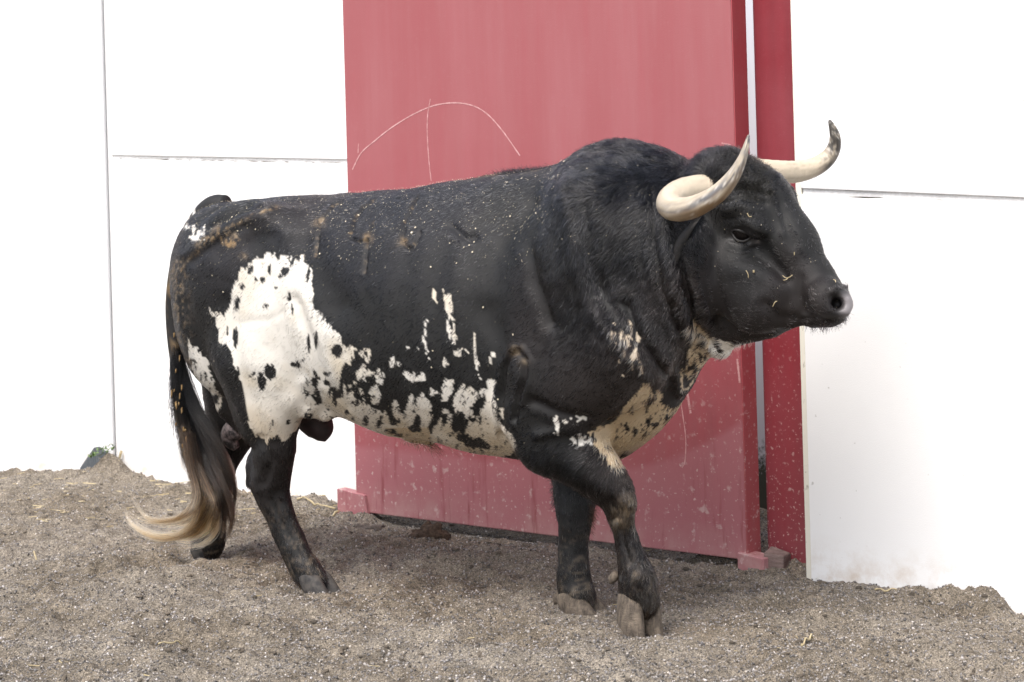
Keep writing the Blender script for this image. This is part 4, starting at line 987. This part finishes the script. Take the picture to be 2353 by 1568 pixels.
tag(locks([(1630, 366, 0, 22, 8, .06, 3600, .013, (-.5, 0, .45), .7, .005, (.014, .0125, .011)), (1680, 356, 0, 26, 8, .06, 3600, .013, (.3, 0, .4), .8, .005, (.015, .0135, .012)), (1735, 385, 0, 22, 14, .06, 2600, .017, (.6, 0, .0), .8, .005, (.013, .012, .010)), (1700, 410, -.1, 35, 18, .012, 2600, .018, (.3, -.5, -.3), .8, .005, (.013, .012, .010)), (1600, 392, -.02, 16, 8, .05, 700, .03, (-.6, 0, .3), .6, .006, BK)], 'poll_hair'), kind='stuff')
tag(locks([(1895, 745, -.03, 22, 4, .025, 150, .015, (.2, -.1, -.9), .5, .002, BK), (1935, 728, -.02, 10, 4, .02, 70, .013, (.5, -.1, -.7), .5, .002, BK)], 'muzzle_whiskers'), kind='stuff')
tag(locks([(985, 1024, 0, 10, 2, .008, 60, .06, (.8, 0, -.25), .22, .006, BR), (950, 1012, 0, 25, 2, .02, 160, .02, (.1, 0, -.9), .35, .003, BR)], 'sheath_hair'), kind='stuff')
tag(locks([(1390, 1060, -.05, 18, 4, .05, 120, .025, (-.2, 0, -.8), .4, .003, (.25, .19, .12)), (1690, 816, -.03, 22, 2, .02, 120, .012, (0, 0, -.8), .4, .002, (.4, .33, .25)), (1275, 1140, .12, 5, 26, .02, 300, .018, (-.9, 0, -.3), .4, .003, BK), (1362, 1185, .12, 6, 22, .02, 260, .018, (.9, 0, -.3), .4, .003, BR), (1600, 560, -.19, 10, 22, .015, 500, .03, (-.2, -.3, -.8), .35, .004, BK), (1590, 545, -.185, 14, 20, .01, 500, .028, (-.3, -.35, -.7), .35, .004, BK),
  (1466, 1374, -.12, 30, 7, .035, 700, .024, (.15, -.1, -.9), .35, .003, (.02, .017, .014)), (1336, 1376, .09, 26, 7, .035, 600, .022, (.25, -.1, -.9), .35, .003, (.02, .017, .014)), (728, 1322, -.11, 24, 7, .035, 500, .02, (.4, -.1, -.8), .35, .003, BK)], 'fringe_hair'), kind='stuff')
# ---- switch of the tail: dark cords with dried mud, pale curling end
def strand_set(paths, n, spread, col_a, col_b, r0, clump=12):
    pts = []; cols = []
    base = [spline([on_plane(x, y, nn) for x, y, nn in p], 14) for p in paths]
    G = 34; cutg = .5+.5*rng.random(G)**.8
    for i in range(n):
        g = rng.integers(G); b = base[g % len(base)]
        o = np.array(cl[g]); t = np.linspace(0, 1, 14)[:, None]
        off = o*spread*(.35+.65*np.sin(t*math.pi*.62))+rng.normal(size=3)*spread*.22*(1-.75*t)
        w = .006*np.sin(t*9+rng.random()*6)*rng.normal(size=3)*t
        cut = min(1, cutg[g]*rng.uniform(.85, 1.08)); q = spline(b+off+w, 27)[:max(6, int(27*cut))]
        pts.append(spline(q, 12)); c = rng.random()
        e = np.linspace(0, 1, 12)[:, None]*cut
        k = np.clip((e-.28)*2.2+rng.normal()*.25, 0, 1); cols.append((np.array(col_a)*(1-k)+np.array(col_b)*k)*rng.uniform(.7, 1.25)*cb[g])
    rr = np.tile(r0*np.array((1, 1, 1, 1, 1, .95, .9, .85, .8, .65, .45, .2)), (n, 1))
    return np.array(pts), rr, np.array(cols)
cb = np.exp(rng.normal(size=34)*.6); cl = rng.normal(size=(34, 3)); cl /= np.linalg.norm(cl, axis=1)[:, None]*np.array(rng.uniform(.7, 2.2, 34))[:, None]
dk = strand_set([[(408, 800, -.04), (412, 880, -.04), (424, 960, -.04), (436, 1040, -.04), (446, 1110, -.04), (462, 1170, -.04)], [(402, 820, -.04), (404, 900, -.05), (416, 980, -.05), (430, 1060, -.05), (440, 1130, -.05)], [(412, 860, -.02), (432, 930, -.02), (456, 1000, -.02), (482, 1060, -.02), (505, 1120, -.03), (520, 1180, -.03), (505, 1220, -.04)], [(420, 940, -.02), (450, 1020, -.02), (490, 1090, -.02), (512, 1150, -.03), (500, 1200, -.04), (470, 1235, -.05)], [(420, 850, -.03), (440, 920, -.03), (468, 975, -.03), (500, 1030, -.03), (522, 1090, -.03), (524, 1150, -.03), (512, 1215, -.03)], [(424, 880, -.03), (452, 950, -.03), (484, 1005, -.03), (512, 1060, -.03), (530, 1120, -.03), (526, 1185, -.03)]], 5000, .034, BK, (.022, .014, .009), .00042)
bl_ = strand_set([[(424, 980, -.06), (438, 1060, -.07), (456, 1110, -.07), (462, 1150, -.08), (448, 1190, -.08), (410, 1220, -.08), (350, 1225, -.08), (300, 1195, -.08), (283, 1165, -.08)], [(432, 1000, -.06), (446, 1080, -.07), (470, 1130, -.07), (480, 1170, -.08), (460, 1212, -.08), (400, 1236, -.08), (340, 1228, -.08)], [(440, 1020, -.06), (462, 1100, -.06), (488, 1150, -.06), (486, 1195, -.07), (450, 1225, -.08), (390, 1232, -.08)], [(436, 1010, -.06), (450, 1090, -.07), (462, 1140, -.08), (446, 1180, -.09), (400, 1205, -.09), (330, 1200, -.09), (296, 1150, -.09)], [(444, 1060, -.06), (470, 1120, -.07), (478, 1160, -.08), (440, 1215, -.08), (400, 1215, -.08), (375, 1185, -.08)]], 1900, .034, (.035, .021, .013), (.40, .27, .15), .00055)
sw = hair_obj('tail_switch', to_local(np.concatenate((dk[0], bl_[0]))), np.concatenate((dk[1], bl_[1])), np.concatenate((dk[2], bl_[2])), HAIR, tail); tag(sw, kind='stuff')
wisps = strand_set([[(398, 830, -.04), (390, 900, -.04), (392, 960, -.04), (384, 1010, -.04)], [(404, 900, -.04), (402, 960, -.04), (410, 1030, -.04), (416, 1090, -.04)]], 60, .02, BK, BK, .0006)
tag(hair_obj('tail_wisps', to_local(wisps[0]), wisps[1], wisps[2], HAIR, tail), kind='stuff')
m = NT('dried_mud'); m.base(m.ramp(m.noise(90, 4, .7), [(.35, (.14, .085, .035)), (.65, (.30, .20, .09))])).set(Roughness=.95); MUD = m.m
v, f = [], []
for i in range(20):
    t = rng.random(); b = spline([(402, 760, -.05), (404, 860, -.055), (410, 950, -.06), (424, 1010, -.06), (436, 1060, -.06)], 60)[int(t*59)]
    c = on_plane(b[0]+rng.uniform(-12, 12), b[1]+rng.normal()*8, b[2]-.012); l, w_ = rng.uniform(.006, .020)*rng.uniform(.5, 1), rng.uniform(.0025, .0045); k0 = len(v)
    for dx, dz in ((-w_*.3, -l), (w_*.8, -l*.4), (w_*.6, l*.8), (-w_*.9, l*.5)):
        for dn in (-.0025, .0025): v.append(c+np.array((dx+dz*.1, dn, dz)))
    f += [tuple(k0+j for j in q) for q in ((0, 2, 4, 6), (7, 5, 3, 1), (0, 1, 3, 2), (2, 3, 5, 4), (4, 5, 7, 6), (6, 7, 1, 0))]
tag(bevel(mesh_obj('dried_mud', LOC(v), f, MUD, tail, smooth=False), .0015, 2), kind='stuff')
print('hair', round(time.time()-T0, 1))
# ================================================================= small things
m = NT('straw'); m.base(m.ramp(m.noise(40, 3, .6), [(.35, (.34, .27, .15)), (.65, (.50, .42, .26))])).set(Roughness=.6); STRAW = m.m
def stalk(pts, w, name='straw_stalk', up=.008):
    g = [on_ground(x, y) for x, y in pts]; P3 = spline(g, 14)
    P3[:, 2] = ground_z(P3[:, 0], P3[:, 1])+up
    return P3, [w*(.8+.2*math.cos(i)) for i in range(14)]
for pts, w, lab in (([(835, 1178), (812, 1172), (790, 1184), (765, 1190)], .0045, 'bent yellow straw stalk at the foot of the left gate plate'),
                    ([(683, 1160), (720, 1162), (770, 1168)], .004, 'pale straw stalk flat on the sand before the white wall, near the hind leg'),
                    ([(365, 1521), (392, 1516), (428, 1505)], .003, 'long thin straw stalk lying alone in the front sand'),
                    ([(1843, 1492), (1856, 1482), (1868, 1470)], .004, 'yellow green straw blade on the sand below the right white wall'),
                    ([(2010, 1368), (2040, 1370), (2062, 1369)], .0035, 'pale straw stalk close under the foot of the right white wall'),
                    ([(395, 1212), (420, 1207), (440, 1214)], .0032, 'short straw stalk on the sand beside the hind hoof')):
    P3, r = stalk(pts, w); P3[:, 2] += np.abs(np.sin(np.arange(14)*.5))*.003
    v, f = sweep(P3, r, 6); tag(mesh_obj('straw_stalk', v, f, STRAW), lab, 'straw', 'straw stalks on the sand')
g = on_ground(84, 1288); v, f = sweep([(g[0]+.004, g[1], gz_at(g[0], g[1])-.005), (g[0], g[1], gz_at(g[0], g[1])+.02), (g[0]-.008, g[1], gz_at(g[0], g[1])+.052)], [.0035, .003, .0022], 6)
tag(mesh_obj('straw_stalk', v, f, STRAW), 'short straw stalk standing upright in the sand at the far left', 'straw', 'straw stalks on the sand')
# scattered short bits
v, f = [], []
r = np.random.default_rng(5)
for i in range(200):
    Y = 1/r.uniform(1/10.8, 1/6.8); X = r.uniform(-.2, .2)*Y
    if i < 150: q = on_ground(r.uniform(0, 800), r.uniform(1095, 1200)); X, Y = q[0], q[1]
    z = gz_at(X, Y)+.004; a = r.uniform(0, math.pi); l = r.uniform(.008, .035); w = r.uniform(.0006, .0014); k0 = len(v); dx, dy = math.cos(a)*l, math.sin(a)*l*.6
    for s in (-1, 1):
        for (ex, ez) in ((-w, 0), (w, 0), (0, w*1.6)): v.append((X+s*dx-ex*math.sin(a), Y+s*dy+ex*math.cos(a), z+ez+r.uniform(0, .004)))
    f += [(k0, k0+1, k0+4, k0+3), (k0+1, k0+2, k0+5, k0+4), (k0+2, k0, k0+3, k0+5)]
tag(mesh_obj('straw_litter', v, f, STRAW, smooth=False), 'short broken straw bits strewn over the sand', 'straw litter', kind='stuff')
# sawdust flecks on the bull's back
m = NT('sawdust'); m.base(m.attr('tint')).set(Roughness=.8); SD = m.m
p, nn = sample_body(9000, (np.clip((bv[bf[:, 0], 2]-.98)*6, 0, 1)**1.5+.05*(bv[bf[:, 0], 2] > .5)+.25*(bv[bf[:, 0], 0] > 1.62))*((bn[bf[:, 0]]@VIEW) > -.3))
cp = chart(p); keep = rng.random(len(p)) < np.where(p[:, 0] < 1.05, .34, .06)+.35*(fbm(p*7, 3, 2) > .25)*(p[:, 0] < 1.0)
p, nn = p[keep], nn[keep]; n = len(p)
t1 = rng.normal(size=(n, 3)); t1 -= nn*(t1*nn).sum(1, keepdims=True); t1 /= np.linalg.norm(t1, axis=1)[:, None]; t2 = np.cross(nn, t1)
a = rng.uniform(.0006, .0017, n)[:, None]*(1+1.6*(rng.random((n, 1)) < .06)); b = a*rng.uniform(.35, 1, n)[:, None]; up = nn*.0045
q = np.stack((p+up-t1*a, p+up+t2*b, p+up+t1*a, p+up-t2*b, p+up+nn*.0012), 1).reshape(-1, 3)
f = (np.array(((0, 1, 4), (1, 2, 4), (2, 3, 4), (3, 0, 4)))[None]+5*np.arange(n)[:, None, None]).reshape(-1, 3)
o = mesh_obj('sawdust_flecks', b2w(q), f, SD, smooth=False); tag(o, 'pale sawdust flecks sprinkled over the back of the bull', 'sawdust', kind='stuff')
g = rng.uniform(.35, .75, n); vcol(o, 'tint', np.repeat(np.stack((g, g*.88, g*.66), 1), 5, 0))
# straw bits caught on the face
FACE_AT = ('stuck low on the cheek of the bull near its mouth', 'curved like a hook on the side of the muzzle', 'lying straight under the hooked one on the muzzle', 'just above the nostril of the bull', 'short as a grain on the cheek below the eye', 'hanging thin and slanted on the cheek below the eye', 'on the forehead of the bull above its eye', 'short as a grain on the nose bridge')
for lab, pts in zip(FACE_AT, ([(1772, 704), (1780, 697), (1787, 692)], [(1797, 634), (1806, 639), (1815, 638), (1820, 634)], [(1798, 645), (1806, 643), (1813, 641)], [(1910, 644), (1917, 648), (1922, 651)], [(1731, 620), (1732, 623), (1733, 626)], [(1712, 622), (1715, 630), (1720, 640)], [(1714, 490), (1720, 494), (1727, 498)], [(1822, 580), (1823, 582), (1824, 584)])):
    P3 = np.array([bv[hit(*c)]+bn[hit(*c)]*.008 for c in pts]); v, f = sweep(b2w(spline(P3, 8)), [.0013 if len(pts) > 2 and pts[0][1] != 620 else .003]*8, 5); tag(mesh_obj('straw_bit', v, f, STRAW), 'tiny pale straw bit '+lab, 'straw', 'straw bits on the face of the bull')
# dung clods
m = NT('dung'); m.base(m.ramp(m.noise(70, 5, .7), [(.35, (.035, .022, .015)), (.65, (.11, .07, .045))])).set(Roughness=.95); m.bump(m.noise(60, 5, .7), .8, .02); DUNG = m.m
m = NT('grey_clod'); m.base(m.ramp(m.noise(70, 5, .7), [(.35, (.08, .065, .055)), (.65, (.19, .16, .135))])).set(Roughness=.95); m.bump(m.noise(60, 5, .7), .8, .02); CLOD = m.m
def clod(x, y, w, h, mat, lab, name, seed, dpt=.6):
    g = on_ground(x, y); v, f = [], []; A, B = 28, 12
    for i in range(B+1):
        th = .5*math.pi*i/B
        for j in range(A):
            ph = 2*math.pi*j/A; d = np.array((math.cos(ph)*math.sin(th), math.sin(ph)*math.sin(th), math.cos(th)))
            k = 1+.34*float(fbm(d[None]*2.6+seed, seed, 4, .5)[0])
            v.append((g[0]+d[0]*w*k, g[1]+d[1]*w*dpt*k, gz_at(g[0], g[1])-.012+d[2]*h*k))
    for i in range(B):
        for j in range(A): k = (j+1) % A; f.append((i*A+j, (i+1)*A+j, (i+1)*A+k, i*A+k))
    tag(mesh_obj(name, v, f, mat), lab, 'clod' if name == 'earth_clod' else 'dung')
clod(985, 1236, .075, .058, DUNG, 'dark brown dung lump on the sand in front of the red gate', 'dung_lump', 3)
clod(838, 1214, .062, .034, CLOD, 'low grey brown earth clod beside the left gate plate', 'earth_clod', 6)
clod(46, 1147, .028, .018, DUNG, 'small dark dung crumb on the far sand at the left', 'dung_crumb', 9)
clod(1940, 1371, .02, .008, DUNG, 'flat dark dung crumb on the sand under the right wall', 'dung_crumb', 12)
# leaning slate and weed in the far corner
m = NT('ribbed_slate'); co = m.coord(); wv = m.n('ShaderNodeTexWave', Scale=40.0, Distortion=1.0); m.l(co, wv.inputs['Vector'])
m.base(m.mix(m.ramp(m.noise(25, 4, .6), [(.4, 0.0), (.7, .6)]), (.065, .075, .085), (.13, .135, .14))).set(Roughness=.75); m.bump(wv.outputs['Fac'], .5, .008)
g = on_ground(218, 1091); z = gz_at(g[0], g[1])
out = [(-.062, -.03), (.085, -.03), (.085, .06), (.05, .075), (.02, .098), (-.005, .095), (-.035, .05), (-.06, .012)]
v = [(x, -.02, zz) for x, zz in out]+[(x, .0, zz) for x, zz in out]; n = len(out)
f = [tuple(range(n)), tuple(range(n, 2*n))[::-1]]+[(i, i+n, (i+1) % n+n, (i+1) % n) for i in range(n)]
sl = bevel(mesh_obj('slate_stone', v, f, m.m, None, smooth=False), .006, 2); sl.location = (g[0], g[1]+.01, z-.015); sl.rotation_euler = (math.radians(-14), 0, math.radians(-12))
tag(sl, 'dark grey slate stone leaning against the far white wall by the corner', 'stone')
m = NT('weed_leaf'); m.base(m.ramp(m.noise(50, 3, .6), [(.35, (.05, .11, .025)), (.7, (.14, .20, .06))])).set(Roughness=.5); m.b.inputs['Subsurface Weight'].default_value = .0; LEAF = m.m
g = on_ground(238, 1093); wd = empty('weed', (g[0], g[1]-.04, gz_at(g[0], g[1]-.04))); tag(wd, 'small green weed growing in front of the leaning slate stone', 'weed')
lm = None; r = np.random.default_rng(2)
for i in range(46):
    if lm is None:
        lv = [(0, 0, 0), (.006, .012, .004), (.0, .03, .002), (-.006, .012, .004), (0, .013, .0)]; lf = [(0, 1, 4), (1, 2, 4), (2, 3, 4), (3, 0, 4)]
        o = mesh_obj('leaf', lv, lf, LEAF, wd); lm = o.data
    else: o = link(bpy.data.objects.new('leaf', lm), wd)
    t = r.random(); o.location = (-.045+.09*t+r.normal()*.008, r.normal()*.012, .008+.055*t*r.uniform(.4, 1)); o.rotation_euler = (r.uniform(-.3, 1.3), r.uniform(-.6, .6), r.uniform(0, 6.3)); s = r.uniform(.5, 1.0); o.scale = (s, s, s)
for (a, b, lab) in (([(266, 1083), (272, 1062), (279, 1036)], .0055, 'broad straw blade standing against the corner sand heap'), ([(262, 1083), (256, 1070), (252, 1056)], .004, 'short straw blade leaning left on the corner sand heap')):
    q = [on_plane(x, y, 1.03) for x, y in a]; q = [b2w(c) for c in q]; g0_ = on_ground(*a[0]); sh = np.array((0, g0_[1]-.12, 0))-np.array((0, q[0][1], 0))
    q = [to_world(x, y, g0_[1]-.10-.0*i) for i, (x, y) in enumerate(a)]
    v, f = sweep(spline(q, 8), [b]*8, 6); tag(mesh_obj('dry_stalk', v, f, STRAW), lab, 'straw', 'straw blades in the corner')
print('scene', round(time.time()-T0, 1))
